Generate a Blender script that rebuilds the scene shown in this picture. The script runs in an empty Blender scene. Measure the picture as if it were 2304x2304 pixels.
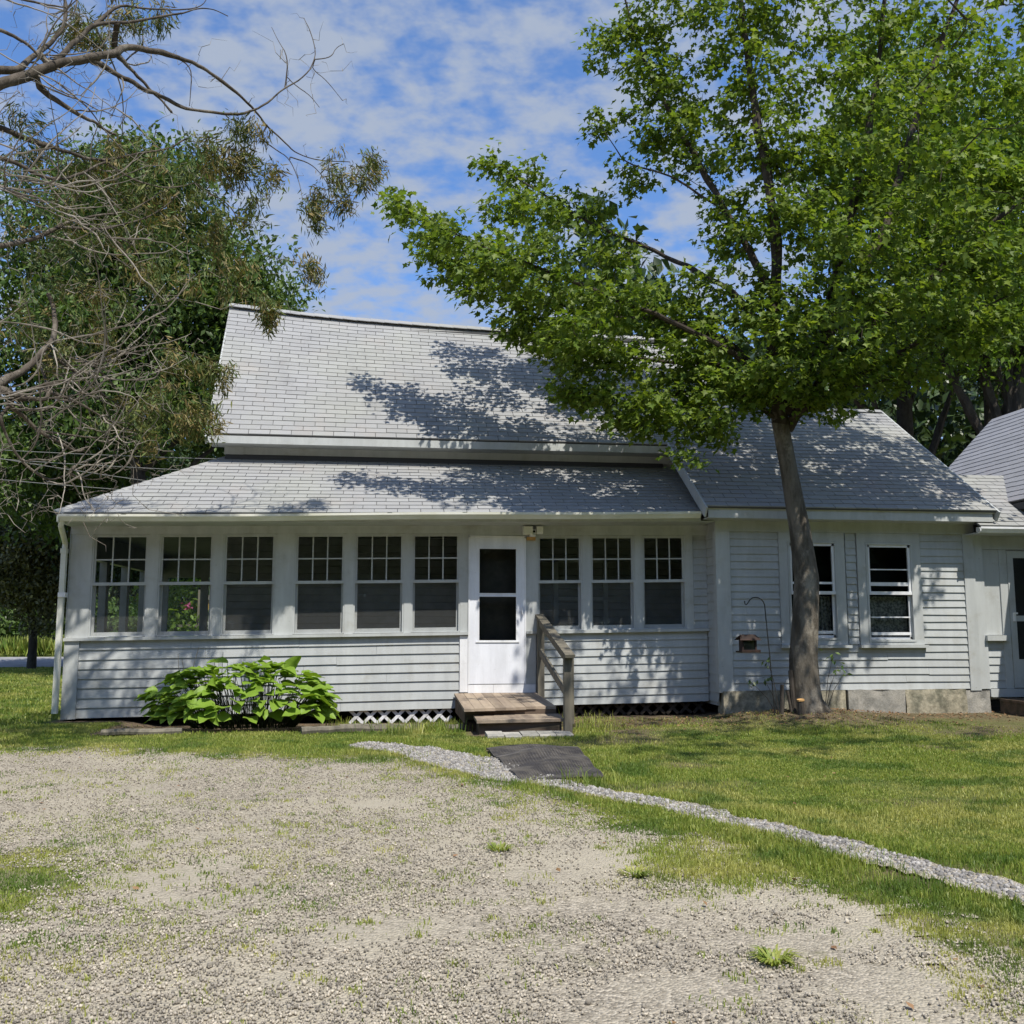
import bpy, math, random
import numpy as np
from mathutils import Vector, Matrix

R = math.radians
scene = bpy.context.scene
COL = scene.collection

# ------------------------------------------------------------------ camera
cam = bpy.data.cameras.new('camera')
cam.sensor_width = 36.0
cam.lens = 33.28
cam.clip_start = 0.05
cam.clip_end = 2000
camo = bpy.data.objects.new('camera', cam)
COL.objects.link(camo)
camo.location = (0, -13.02, 1.31)
camo.rotation_euler = (R(90 + 6.96), 0, R(-7.27))
scene.camera = camo

# ------------------------------------------------------------------ light
SUN_EL, SUN_AZ = 58.5, 18.0          # azimuth: to the right of the line from the house to the camera
EXPOSURE = 0.18
sd = Vector((math.sin(R(SUN_AZ)) * math.cos(R(SUN_EL)), -math.cos(R(SUN_AZ)) * math.cos(R(SUN_EL)), math.sin(R(SUN_EL))))
sun = bpy.data.lights.new('sun', 'SUN')
sun.energy = 5.0
sun.angle = R(0.5)
sun.color = (1.0, 0.945, 0.84)
suno = bpy.data.objects.new('sun', sun)
COL.objects.link(suno)
suno.rotation_euler = (-sd).to_track_quat('-Z', 'Y').to_euler()
suno.location = (10, -25, 40)

world = bpy.data.worlds.new('World')
scene.world = world
world.use_nodes = True
wn, wl = world.node_tree.nodes, world.node_tree.links
wn.clear()
sky = wn.new('ShaderNodeTexSky')
sky.sky_type = 'NISHITA'
sky.sun_disc = False
sky.sun_elevation = R(SUN_EL)
sky.sun_rotation = R(180 - SUN_AZ)
sky.air_density = 1.0
sky.dust_density = 0.6
sky.ozone_density = 3.0
tc = wn.new('ShaderNodeTexCoord')
sep = wn.new('ShaderNodeSeparateXYZ'); wl.new(tc.outputs['Generated'], sep.inputs[0])
def wmath(op, a, b=None, clamp=False):
    n = wn.new('ShaderNodeMath'); n.operation = op; n.use_clamp = clamp
    for i, v in enumerate((a, b)):
        if v is None: continue
        if isinstance(v, (int, float)): n.inputs[i].default_value = v
        else: wl.new(v, n.inputs[i])
    return n.outputs[0]
zz = wmath('MAXIMUM', wmath('ADD', sep.outputs[2], 0.30), 0.12)
comb = wn.new('ShaderNodeCombineXYZ')
wl.new(wmath('DIVIDE', sep.outputs[0], zz), comb.inputs[0])
wl.new(wmath('DIVIDE', sep.outputs[1], zz), comb.inputs[1])
def wnoise(scale, detail, rough, dist, stretch, rot):
    m = wn.new('ShaderNodeMapping'); m.inputs['Scale'].default_value = stretch; m.inputs['Rotation'].default_value = (0, 0, R(rot))
    wl.new(comb.outputs[0], m.inputs[0])
    n = wn.new('ShaderNodeTexNoise'); n.inputs['Scale'].default_value = scale; n.inputs['Detail'].default_value = detail
    n.inputs['Roughness'].default_value = rough; n.inputs['Distortion'].default_value = dist
    wl.new(m.outputs[0], n.inputs[0]); return n.outputs[0]
big = wnoise(2.6, 3, .5, .1, (1, 1, 1), 20)
mid = wnoise(11, 4, .5, .15, (1, 1.35, 1), 35)
fin = wnoise(30, 3, .55, .1, (1, 1.2, 1), 15)
cl = wmath('ADD', wmath('ADD', wmath('MULTIPLY', big, .42), wmath('MULTIPLY', mid, .52)), wmath('MULTIPLY', fin, .28))
ramp = wn.new('ShaderNodeMapRange'); ramp.interpolation_type = 'SMOOTHSTEP'
ramp.inputs['From Min'].default_value = .50; ramp.inputs['From Max'].default_value = .72
ramp.inputs['To Min'].default_value = 0.0; ramp.inputs['To Max'].default_value = .92
wl.new(cl, ramp.inputs['Value'])
skm = wn.new('ShaderNodeMixRGB'); skm.blend_type = 'MULTIPLY'; skm.inputs[0].default_value = 1
wl.new(sky.outputs[0], skm.inputs[1]); skm.inputs[2].default_value = (1.0, 1.28, 1.62, 1)
wm = wn.new('ShaderNodeMixRGB')
wl.new(ramp.outputs[0], wm.inputs[0]); wl.new(skm.outputs[0], wm.inputs[1]); wm.inputs[2].default_value = (3.3, 3.8, 4.7, 1)
bg = wn.new('ShaderNodeBackground'); bg.inputs['Strength'].default_value = 0.115
wl.new(wm.outputs[0], bg.inputs[0])
wo = wn.new('ShaderNodeOutputWorld'); wl.new(bg.outputs[0], wo.inputs[0])

scene.view_settings.view_transform = 'Standard'
scene.view_settings.look = 'None'
scene.view_settings.exposure = EXPOSURE
scene.view_settings.gamma = 1.0
scene.view_settings.use_curve_mapping = False
scene.cycles.max_bounces = 7
scene.cycles.transparent_max_bounces = 12

# ------------------------------------------------------------------ helpers
RNG = np.random.default_rng(7)
random.seed(7)
ORG = {}                                   # world position of every object's origin

def props(o, label=None, cat=None, group=None, kind=None):
    for k, v in (('label', label), ('category', cat), ('group', group), ('kind', kind)):
        if v: o[k] = v
    return o

def link(name, me, parent=None, origin=(0, 0, 0)):
    o = bpy.data.objects.new(name, me)
    COL.objects.link(o)
    if parent is not None:
        o.parent = parent; ORG[o.name] = ORG[parent.name]
    else:
        o.location = origin; ORG[o.name] = np.array(origin, float)
    return o

def thing(name, label, cat, loc, group=None):
    return props(link(name, None, None, loc), label, cat, group)

def fill_mesh(me, V, F):
    V = np.asarray(V, np.float32)
    if isinstance(F, np.ndarray):
        n, k = F.shape
        me.vertices.add(len(V)); me.vertices.foreach_set('co', V.ravel())
        me.loops.add(n * k); me.loops.foreach_set('vertex_index', F.astype(np.int32).ravel())
        me.polygons.add(n); me.polygons.foreach_set('loop_start', np.arange(n, dtype=np.int32) * k)
        me.update(calc_edges=True)
    else:
        me.from_pydata([tuple(map(float, v)) for v in V], [], F)
        me.update()

def mk(name, V, F, mat, parent=None, origin=(0, 0, 0), smooth=False, tint=None):
    V = np.asarray(V, float)
    me = bpy.data.meshes.new(name)
    off = ORG[parent.name] if parent is not None else np.array(origin, float)
    fill_mesh(me, V - off, F)
    if mat: me.materials.append(mat)
    if smooth: me.polygons.foreach_set('use_smooth', np.ones(len(me.polygons), bool))
    if tint is not None:
        a = me.attributes.new('tint', 'FLOAT', 'POINT'); a.data.foreach_set('value', np.asarray(tint, np.float32))
    return link(name, me, parent, origin)

class MB:
    """collects shapes, builds ONE mesh object"""
    def __init__(s, tf=None): s.V, s.F, s.tf = [], [], tf
    def add(s, V, F):
        b = len(s.V); s.V += [tuple(v) for v in V]; s.F += [tuple(b + i for i in f) for f in F]; return s
    def box(s, x0, x1, y0, y1, z0, z1):
        return s.add([(x0, y0, z0), (x1, y0, z0), (x1, y1, z0), (x0, y1, z0), (x0, y0, z1), (x1, y0, z1), (x1, y1, z1), (x0, y1, z1)],
                     [(0, 3, 2, 1), (4, 5, 6, 7), (0, 1, 5, 4), (1, 2, 6, 5), (2, 3, 7, 6), (3, 0, 4, 7)])
    def bar(s, a, b, w, h, up=(0, 0, 1)):
        a, b = Vector(a), Vector(b); d = (b - a).normalized(); sx = d.cross(Vector(up)).normalized(); u = sx.cross(d).normalized()
        c = []
        for p in (a, b):
            for i, j in ((-1, -1), (1, -1), (1, 1), (-1, 1)): c.append(p + sx * (i * w / 2) + u * (j * h / 2))
        return s.add(c, [(0, 1, 2, 3), (7, 6, 5, 4), (0, 4, 5, 1), (1, 5, 6, 2), (2, 6, 7, 3), (3, 7, 4, 0)])
    def prism(s, prof, x0, x1):             # profile [(y,z)] extruded along x
        n = len(prof)
        return s.add([(x0, y, z) for y, z in prof] + [(x1, y, z) for y, z in prof],
                     [tuple(range(n)), tuple(range(2 * n - 1, n - 1, -1))] + [(i, i + n, (i + 1) % n + n, (i + 1) % n) for i in range(n)])
    def tube(s, pts, rad, n=6, cap=True):
        P = [Vector(p) for p in pts]; m = len(P); V = []; u = None
        for i in range(m):
            d = (P[min(i + 1, m - 1)] - P[max(i - 1, 0)])
            d = d.normalized() if d.length > 1e-9 else Vector((0, 0, 1))
            if u is None:
                u = d.cross(Vector((0.3, 0.2, 1)) if abs(d.z) < .9 else Vector((1, 0.2, 0))).normalized()
            else:
                u = (u - d * u.dot(d)); u = u.normalized() if u.length > 1e-6 else d.orthogonal().normalized()
            w = d.cross(u); r = rad[i] if hasattr(rad, '__len__') else rad
            for k in range(n):
                a = 2 * math.pi * k / n; V.append(P[i] + u * (math.cos(a) * r) + w * (math.sin(a) * r))
        F = [(i * n + k, i * n + (k + 1) % n, (i + 1) * n + (k + 1) % n, (i + 1) * n + k) for i in range(m - 1) for k in range(n)]
        if cap: F += [tuple(range(n - 1, -1, -1)), tuple((m - 1) * n + k for k in range(n))]
        return s.add(V, F)
    def build(s, name, mat, parent=None, origin=(0, 0, 0), smooth=False):
        V = np.array(s.V, float)
        if s.tf is not None: V = s.tf(V)
        return mk(name, V, s.F, mat, parent, origin, smooth)

# ------------------------------------------------------------------ materials
class NT:
    def __init__(s, name):
        s.m = bpy.data.materials.new(name); s.m.use_nodes = True
        s.n, s.l = s.m.node_tree.nodes, s.m.node_tree.links
        s.n.clear()
        s.out = s.n.new('ShaderNodeOutputMaterial')
        s.geo = s.n.new('ShaderNodeNewGeometry')
    def put(s, sock, v):
        if v is None: return
        if isinstance(v, (int, float)): sock.default_value = v
        elif isinstance(v, tuple): sock.default_value = v if len(v) == len(sock.default_value) else tuple(v) + (1,)
        else: s.l.new(v, sock)
    def math(s, op, a, b=None, clamp=False):
        n = s.n.new('ShaderNodeMath'); n.operation = op; n.use_clamp = clamp
        s.put(n.inputs[0], a); s.put(n.inputs[1], b); return n.outputs[0]
    def mix(s, f, a, b, mode='MIX'):
        n = s.n.new('ShaderNodeMixRGB'); n.blend_type = mode
        s.put(n.inputs[0], f); s.put(n.inputs[1], a); s.put(n.inputs[2], b); return n.outputs[0]
    def vec(s, scale=(1, 1, 1), rot=(0, 0, 0)):
        m = s.n.new('ShaderNodeMapping'); m.inputs['Scale'].default_value = scale; m.inputs['Rotation'].default_value = rot
        s.l.new(s.geo.outputs['Position'], m.inputs[0]); return m.outputs[0]
    def noise(s, scale, detail=4, rough=.55, vec=None, dist=0):
        n = s.n.new('ShaderNodeTexNoise'); s.put(n.inputs['Scale'], scale); n.inputs['Detail'].default_value = detail
        n.inputs['Roughness'].default_value = rough; n.inputs['Distortion'].default_value = dist
        s.l.new(vec if vec is not None else s.geo.outputs['Position'], n.inputs[0]); return n.outputs[0]
    def voro(s, scale, vec=None, feature='F1'):
        n = s.n.new('ShaderNodeTexVoronoi'); n.feature = feature; n.inputs['Scale'].default_value = scale
        s.l.new(vec if vec is not None else s.geo.outputs['Position'], n.inputs[0]); return n
    def ramp(s, v, a, b, lo=0., hi=1., smooth=True):
        n = s.n.new('ShaderNodeMapRange'); n.interpolation_type = 'SMOOTHSTEP' if smooth else 'LINEAR'
        n.inputs['From Min'].default_value = a; n.inputs['From Max'].default_value = b
        n.inputs['To Min'].default_value = lo; n.inputs['To Max'].default_value = hi
        s.l.new(v, n.inputs['Value']); return n.outputs[0]
    def bump(s, h, strength, dist=.01):
        n = s.n.new('ShaderNodeBump'); n.inputs['Strength'].default_value = strength; n.inputs['Distance'].default_value = dist
        s.l.new(h, n.inputs['Height']); return n.outputs[0]
    def principled(s, col, rough=.6, spec=.3, normal=None, metal=0):
        p = s.n.new('ShaderNodeBsdfPrincipled'); s.put(p.inputs['Base Color'], col); s.put(p.inputs['Roughness'], rough)
        p.inputs['Specular IOR Level'].default_value = spec; p.inputs['Metallic'].default_value = metal
        if normal is not None: s.l.new(normal, p.inputs['Normal'])
        return p.outputs[0]
    def scale_val(s, col, f):
        n = s.n.new('ShaderNodeHueSaturation'); s.put(n.inputs['Value'], f); s.put(n.inputs['Color'], col); return n.outputs[0]
    def done(s, shader): s.l.new(shader, s.out.inputs[0]); return s.m

def simple(name, c1, c2=None, rough=.6, spec=.3, scale=6, stretch=(1, 1, 1), bump=0, bscale=60, island=0, objr=0, lo=.35, hi=.65, fine=0, metal=0):
    t = NT(name)
    col = c1
    if c2 is not None: col = t.mix(t.ramp(t.noise(scale, 6, .6, t.vec(stretch)), lo, hi), c1, c2)
    f = None
    if island: f = t.math('ADD', 1 - island, t.math('MULTIPLY', t.geo.outputs['Random Per Island'], 2 * island))
    if objr:
        oi = t.n.new('ShaderNodeObjectInfo')
        g = t.math('ADD', 1 - objr, t.math('MULTIPLY', oi.outputs['Random'], 2 * objr))
        f = g if f is None else t.math('MULTIPLY', f, g)
    if fine:
        g = t.ramp(t.noise(bscale * 1.5, 3, .6), .3, .7, 1 - fine, 1 + fine)
        f = g if f is None else t.math('MULTIPLY', f, g)
    if f is not None: col = t.scale_val(col, f)
    nrm = t.bump(t.noise(bscale, 5, .6, t.vec(stretch)), bump, .01) if bump else None
    return t.done(t.principled(col, rough, spec, nrm, metal))

def leafmat(name, c1, c2, trans=.35, rough=.42, island=.25, spec=.4, tcol=None, gvar=0):
    t = NT(name)
    col = t.mix(t.geo.outputs['Random Per Island'], c1, c2)
    if gvar:                                  # patches of drier and lusher grass
        col = t.mix(t.ramp(t.noise(.9, 4, .6), .45, .62, 0, .75), col, (.46, .44, .15))
        col = t.mix(t.ramp(t.noise(1.7, 4, .6, t.vec((1, 1, 1), (0, 0, 1))), .50, .62, 0, .75), col, (.085, .165, .03))
    w = t.n.new('ShaderNodeTexWhiteNoise'); w.noise_dimensions = '1D'; t.l.new(t.geo.outputs['Random Per Island'], w.inputs['W'])
    col = t.scale_val(col, t.math('ADD', 1 - island, t.math('MULTIPLY', w.outputs['Value'], 2 * island)))
    p = t.principled(col, rough, spec)
    tr = t.n.new('ShaderNodeBsdfTranslucent')
    t.put(tr.inputs[0], t.mix(1.0, col, tcol or (1.25, 1.25, .55), 'MULTIPLY'))
    mx = t.n.new('ShaderNodeMixShader'); mx.inputs[0].default_value = trans
    t.l.new(p, mx.inputs[1]); t.l.new(tr.outputs[0], mx.inputs[2])
    return t.done(mx.outputs[0])

def shinglemat(name, a, b, c):
    t = NT(name)
    big = t.ramp(t.noise(.55, 3, .5), .42, .62)
    col = t.mix(big, a, b)
    col = t.mix(t.ramp(t.noise(1.7, 5, .6, t.vec((1, 1, .6))), .52, .75, 0, .55), col, c)
    f = t.math('ADD', .90, t.math('MULTIPLY', t.geo.outputs['Random Per Island'], .12))
    oi = t.n.new('ShaderNodeObjectInfo')
    f = t.math('MULTIPLY', f, t.math('ADD', .95, t.math('MULTIPLY', oi.outputs['Random'], .10)))
    f = t.math('MULTIPLY', f, t.ramp(t.noise(190, 2, .6), .25, .75, .86, 1.12))
    col = t.scale_val(col, f)
    st = t.ramp(t.noise(1.3, 8, .72, t.vec((1, .55, .55))), .55, .72, 0, .30)
    col = t.mix(st, col, (.13, .13, .14))
    return t.done(t.principled(col, .9, .2, t.bump(t.noise(260, 2, .6), .5, .004)))

def barkmat(name, c1, c2, c3):
    t = NT(name)
    col = t.mix(t.ramp(t.noise(9, 7, .65, t.vec((1, 1, .25))), .35, .65), c1, c2)
    col = t.mix(t.ramp(t.noise(3.2, 8, .72, t.vec((1, 1, .7))), .50, .66, 0, .85), col, c3)
    return t.done(t.principled(col, .9, .15, t.bump(t.noise(28, 7, .7, t.vec((1, 1, .3))), .9, .02)))

def glassmat(name):
    t = NT(name)
    fr = t.n.new('ShaderNodeFresnel'); fr.inputs[0].default_value = 1.5
    tr = t.n.new('ShaderNodeBsdfTransparent'); tr.inputs[0].default_value = (.86, .9, .88, 1)
    gl = t.n.new('ShaderNodeBsdfGlossy'); gl.inputs['Roughness'].default_value = .015; gl.inputs[0].default_value = (.9, .95, 1, 1)
    mx = t.n.new('ShaderNodeMixShader'); t.l.new(t.math('MULTIPLY', fr.outputs[0], 1.0), mx.inputs[0])
    t.l.new(tr.outputs[0], mx.inputs[1]); t.l.new(gl.outputs[0], mx.inputs[2])
    return t.done(mx.outputs[0])

MAT = {}
def paint(name, c, dirt=(.34, .33, .29), amt=.35):
    t = NT(name)
    col = t.mix(t.ramp(t.noise(2.3, 7, .7, t.vec((1, 1, 1.4))), .50, .72, 0, amt * 1.5), c, dirt)
    oi = t.n.new('ShaderNodeObjectInfo')
    col = t.scale_val(col, t.math('ADD', .96, t.math('MULTIPLY', oi.outputs['Random'], .08)))
    chip = t.ramp(t.noise(38, 5, .7, t.vec((.4, 1, 1.6))), .665, .70, 0, .6)
    col = t.mix(chip, col, (.21, .19, .16))
    col = t.scale_val(col, t.ramp(t.noise(5, 6, .7, t.vec((1, 1, .18))), .3, .7, .88, 1.06))
    return t.done(t.principled(col, .55, .3, t.bump(t.noise(70, 4, .6, t.vec((.15, 1, 1))), .12, .004)))
MAT['siding'] = paint('grey_paint', (.44, .46, .465))
MAT['trim'] = paint('grey_trim_paint', (.46, .48, .482))
MAT['white'] = paint('white_paint', (.78, .79, .82), (.5, .5, .48), .2)
MAT['door'] = paint('door_white', (.74, .76, .82), (.55, .56, .58), .15)
MAT['gutter'] = simple('gutter_white', (.76, .76, .70), (.62, .62, .52), .4, .5, 3, (.5, 1, 1))
MAT['eave'] = simple('eave_debris', (.10, .08, .06), (.04, .035, .03), .9, .1, 8)
MAT['shingle'] = shinglemat('roof_shingle', (.305, .308, .313), (.315, .32, .306), (.33, .308, .292))
MAT['shingle_dark'] = shinglemat('roof_shingle_slate', (.30, .31, .35), (.32, .33, .37), (.33, .31, .34))
MAT['deck'] = simple('roof_underlay', (.085, .085, .088), None, .95, .1)
MAT['glass'] = glassmat('window_glass')
def veilmat():  # added grey film that lightens the lower porch sashes
    t = NT('grey_veil')
    d = t.principled((.20, .205, .20), .8, .1)
    tr = t.n.new('ShaderNodeBsdfTransparent')
    mx = t.n.new('ShaderNodeMixShader'); mx.inputs[0].default_value = .17
    t.l.new(tr.outputs[0], mx.inputs[1]); t.l.new(d, mx.inputs[2]); return t.done(mx.outputs[0])
MAT['brightening_veil'] = veilmat()
MAT['inner'] = simple('inner_paint_and_shade', (.30, .31, .30), (.24, .25, .24), .7, .2, 4)  # grey inner paint; on end posts and facing sheets it stands in for shade
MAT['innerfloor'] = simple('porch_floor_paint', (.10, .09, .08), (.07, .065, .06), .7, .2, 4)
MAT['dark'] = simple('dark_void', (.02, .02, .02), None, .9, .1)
MAT['curtain'] = simple('lace_curtain', (.45, .45, .43), (.14, .14, .14), .9, .1, 30)
MAT['wood'] = simple('weathered_board', (.36, .29, .22), (.24, .19, .15), .85, .15, 7, (1, .12, 1), .35, 40, objr=.16)
MAT['woodgrey'] = simple('grey_weathered_wood', (.20, .18, .14), (.12, .11, .09), .9, .15, 12, (1, 1, .15), .5, 40, objr=.08)
MAT['wooddark'] = simple('dark_step_wood', (.14, .10, .075), (.07, .06, .045), .9, .15, 8, (.2, 1, 1), .4, 40)
MAT['lattice'] = simple('white_lattice', (.74, .75, .80), (.55, .55, .56), .6, .3, 8, objr=.05)
MAT['latticebrown'] = simple('brown_lattice', (.06, .05, .042), (.035, .03, .025), .9, .1, 8)
MAT['concrete'] = simple('concrete', (.40, .38, .34), (.24, .235, .215), .9, .2, 5, bump=.5, bscale=40, objr=.1, fine=.15)
MAT['stonefound'] = simple('mossy_foundation', (.42, .38, .29), (.17, .165, .125), .95, .1, 4.5, bump=.9, bscale=18, objr=.15, fine=.2)
MAT['bark'] = barkmat('maple_bark', (.07, .06, .048), (.16, .142, .118), (.30, .27, .225))
MAT['limbbark'] = barkmat('maple_limb_bark', (.04, .032, .026), (.07, .058, .048), (.09, .075, .06))
MAT['cedarbark'] = barkmat('cedar_bark', (.06, .05, .04), (.13, .11, .09), (.24, .215, .18))
MAT['twig'] = simple('bare_grey_twigs', (.33, .30, .255), (.13, .112, .092), .9, .15, 2.2)
MAT['darkbark'] = barkmat('dark_bark', (.05, .042, .036), (.08, .07, .06), (.1, .09, .075))
MAT['maple'] = leafmat('maple_leaves', (.088, .155, .021), (.205, .272, .042), .44, .5, .3, .3)
MAT['cedar'] = leafmat('cedar_sprays', (.10, .115, .03), (.23, .17, .065), .2, .6, .35)
MAT['cedargreen'] = leafmat('cedar_green_sprays', (.055, .105, .025), (.15, .16, .04), .2, .6, .35)
MAT['leafA'] = leafmat('forest_leaves', (.05, .098, .024), (.12, .185, .044), .30, .5, .3, .3)
MAT['leafB'] = leafmat('bright_forest_leaves', (.10, .185, .024), (.18, .265, .04), .42, .5, .3, .3)
MAT['leafD'] = leafmat('shaded_forest_leaves', (.03, .055, .02), (.05, .085, .025), .2)  # shade of the dense canopy is put into this leaf colour
MAT['olive'] = leafmat('olive_leaves', (.10, .11, .045), (.20, .19, .09), .2, .35, .3, .5)
MAT['hosta'] = leafmat('hosta_leaves', (.19, .325, .04), (.27, .41, .06), .3, .45, .16, .25)
MAT['grass'] = leafmat('grass_blades', (.165, .25, .036), (.37, .39, .10), .4, .5, .3, gvar=1)
MAT['rubber'] = simple('rubber_mat', (.055, .052, .055), (.12, .11, .10), .8, .3, 6, bump=.2)
MAT['iron'] = simple('black_iron', (.02, .02, .02), None, .5, .4)
MAT['feeder'] = simple('feeder_wood', (.045, .025, .02), (.022, .014, .012), .7, .3, 12)
MAT['pebble'] = simple('driveway_pebble', (.42, .375, .305), (.25, .225, .19), .9, .2, 9, island=.42)
MAT['pathstone'] = simple('pale_path_stone', (.34, .325, .31), (.21, .20, .19), .9, .2, 12, island=.45, bump=.4, bscale=90)
MAT['litter'] = leafmat('dead_leaves', (.17, .09, .045), (.27, .17, .09), .1, .8, .4)
MAT['wire'] = simple('wire', (.25, .25, .25), None, .5, .4)
MAT['yellow'] = simple('birdhouse_yellow', (.5, .32, .06), None, .6)
MAT['pink'] = leafmat('pink_petals', (.6, .1, .25), (.7, .2, .4), .2)
MAT['asphalt'] = simple('road_grey', (.30, .30, .32), (.24, .24, .25), .9, .2, 3, bump=.3)
MAT['tancut'] = simple('cut_wood', (.55, .33, .14), (.4, .24, .1), .8, .2, 20)

def groundmat():
    t = NT('lawn_soil')
    at = t.n.new('ShaderNodeAttribute'); at.attribute_name = 'tint'
    g = t.mix(t.ramp(t.noise(1.3, 6, .65), .4, .6), (.12, .165, .034), (.19, .21, .06))
    g = t.mix(t.ramp(t.noise(30, 4, .7), .35, .7), g, (.075, .095, .028))
    sa = t.n.new('ShaderNodeAttribute'); sa.attribute_name = 'sand'
    so = t.mix(t.ramp(t.noise(5, 6, .7), .35, .65), (.17, .125, .085), (.085, .065, .045))
    so = t.mix(t.math('MULTIPLY', sa.outputs['Fac'], .8), so, (.40, .35, .265))
    so = t.mix(t.ramp(t.noise(80, 3, .7), .5, .7), so, (.26, .21, .15))
    col = t.mix(at.outputs['Fac'], so, g)
    return t.done(t.principled(col, .95, .1, t.bump(t.noise(45, 5, .7), .8, .03)))
MAT['ground'] = groundmat()

def drivemat():
    t = NT('driveway_gravel')
    wv = t.vec((1, 1, 1))
    v1 = t.voro(75, wv); v2 = t.voro(160, wv)
    hs = t.n.new('ShaderNodeSeparateColor'); t.l.new(v1.outputs['Color'], hs.inputs[0])
    h2 = t.n.new('ShaderNodeSeparateColor'); t.l.new(v2.outputs['Color'], h2.inputs[0])
    st = t.mix(hs.outputs[0], (.135, .122, .102), (.50, .45, .37))
    st = t.mix(t.math('MULTIPLY', h2.outputs[1], .5), st, (.34, .29, .22))
    sand = t.mix(t.noise(120, 3, .7), (.34, .305, .235), (.46, .415, .33))
    m = t.ramp(t.math('ADD', t.math('MULTIPLY', t.noise(.55, 5, .6), .75), t.math('MULTIPLY', t.noise(6, 4, .7), .25)), .40, .58)
    m = t.math('MULTIPLY', m, t.ramp(h2.outputs[2], .1, .5, .4, 1))
    col = t.mix(m, st, sand)
    col = t.mix(t.ramp(t.noise(1.1, 6, .65), .56, .72, 0, .5), col, (.31, .27, .215))
    col = t.mix(t.ramp(t.noise(2.4, 7, .7), .60, .70, 0, .35), col, (.15, .155, .06))
    hgt = t.math('ADD', t.math('MULTIPLY', v1.outputs['Distance'], -6), t.math('MULTIPLY', t.noise(200, 3, .7), .35))
    return t.done(t.principled(col, .95, .12, t.bump(hgt, .5, .006)))
MAT['drive'] = drivemat()

# ------------------------------------------------------------------ numpy noise and terrain
def vnoise(x, y, scale, seed=0):
    x = np.asarray(x, float) * scale + seed * 17.31; y = np.asarray(y, float) * scale + seed * 9.73
    xi, yi = np.floor(x), np.floor(y); fx, fy = x - xi, y - yi
    fx = fx * fx * (3 - 2 * fx); fy = fy * fy * (3 - 2 * fy)
    def h(a, b):
        v = np.sin(a * 127.1 + b * 311.7 + seed * 74.7) * 43758.5453
        return v - np.floor(v)
    return (h(xi, yi) * (1 - fx) + h(xi + 1, yi) * fx) * (1 - fy) + (h(xi, yi + 1) * (1 - fx) + h(xi + 1, yi + 1) * fx) * fy

def gz(x, y):
    x = np.asarray(x, float); y = np.asarray(y, float)
    z = .12 + .008 * np.clip(y, -14, 0)
    z = z + .13 * np.exp(-(((x - 5.5) / 1.1) ** 2 + ((y + 1.0) / .75) ** 2))
    z = z + .03 * np.maximum(y - 18, 0) * (y < 400)
    bx = np.clip((x + 3.4) / .4, 0, 1) * np.clip((4.6 - x) / .3, 0, 1); by = np.clip((y + 1.75) / .5, 0, 1)
    z = z - .085 * bx * by * np.clip((2.4 - x) / .6 , .45, 1)
    near = np.exp(-((x / 14) ** 2 + ((y + 6) / 12) ** 2))
    z = z + near * (.035 * (vnoise(x, y, .8, 3) - .5) + .016 * (vnoise(x, y, 3.1, 4) - .5))
    return z

DB = np.array([(-40, -1.0), (-12, -2.4), (-3.69, -3.2), (-2.14, -3.53), (-.64, -4.0), (.08, -4.35), (.68, -5.45), (1.14, -6.4), (1.35, -7.3), (1.57, -8.0), (1.83, -8.46), (1.98, -8.97), (2.1, -9.38), (2.36, -9.7), (3.2, -10.6), (4, -13), (4.5, -30)])
PATH = np.array([(-.25, -2.98, .17), (.25, -3.42, .26), (.7, -4.2, .34), (1.0, -4.95, .30), (1.37, -5.52, .17), (2.03, -6.59, .15), (2.42, -7.42, .14), (2.69, -8.14, .135), (2.97, -8.74, .13), (3.4, -9.7, .13), (3.9, -11, .13)])
def drive_sd(x, y):                 # > 0 inside the driveway (approximate metres from its edge)
    yb = np.interp(x, DB[:, 0], DB[:, 1])
    sl = np.clip((np.interp(x + .05, DB[:, 0], DB[:, 1]) - np.interp(x - .05, DB[:, 0], DB[:, 1])) / .1, -3, 3)
    d = (yb - y) / np.sqrt(1 + sl * sl)
    return d + .45 * (vnoise(x, y, 1.6, 11) - .5) + .30 * (vnoise(x, y, 5, 12) - .5) + .15 * (vnoise(x, y, 13, 13) - .5)
def path_sd(x, y):                  # > 0 inside the stone path
    best = np.full(np.shape(x), -9.)
    for a, b in zip(PATH[:-1], PATH[1:]):
        dx, dy = b[0] - a[0], b[1] - a[1]; L2 = dx * dx + dy * dy
        t = np.clip(((x - a[0]) * dx + (y - a[1]) * dy) / L2, 0, 1)
        d = np.hypot(x - a[0] - t * dx, y - a[1] - t * dy)
        best = np.maximum(best, a[2] + t * (b[2] - a[2]) - d)
    return best + .10 * (vnoise(x, y, 5, 21) - .5)
def patch_sd(x, y):                 # ragged grass patch left of the camera
    d = 1.05 - np.hypot((x + 2.25) / 1.0, (y + 8.1) / 1.0)
    d2 = .75 - np.hypot((x + 1.75) / .8, (y + 9.4) / .8)
    return np.maximum(d, d2) + .55 * (vnoise(x, y, 2.0, 31) - .5) + .5 * (vnoise(x, y, 6, 32) - .5)
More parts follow.
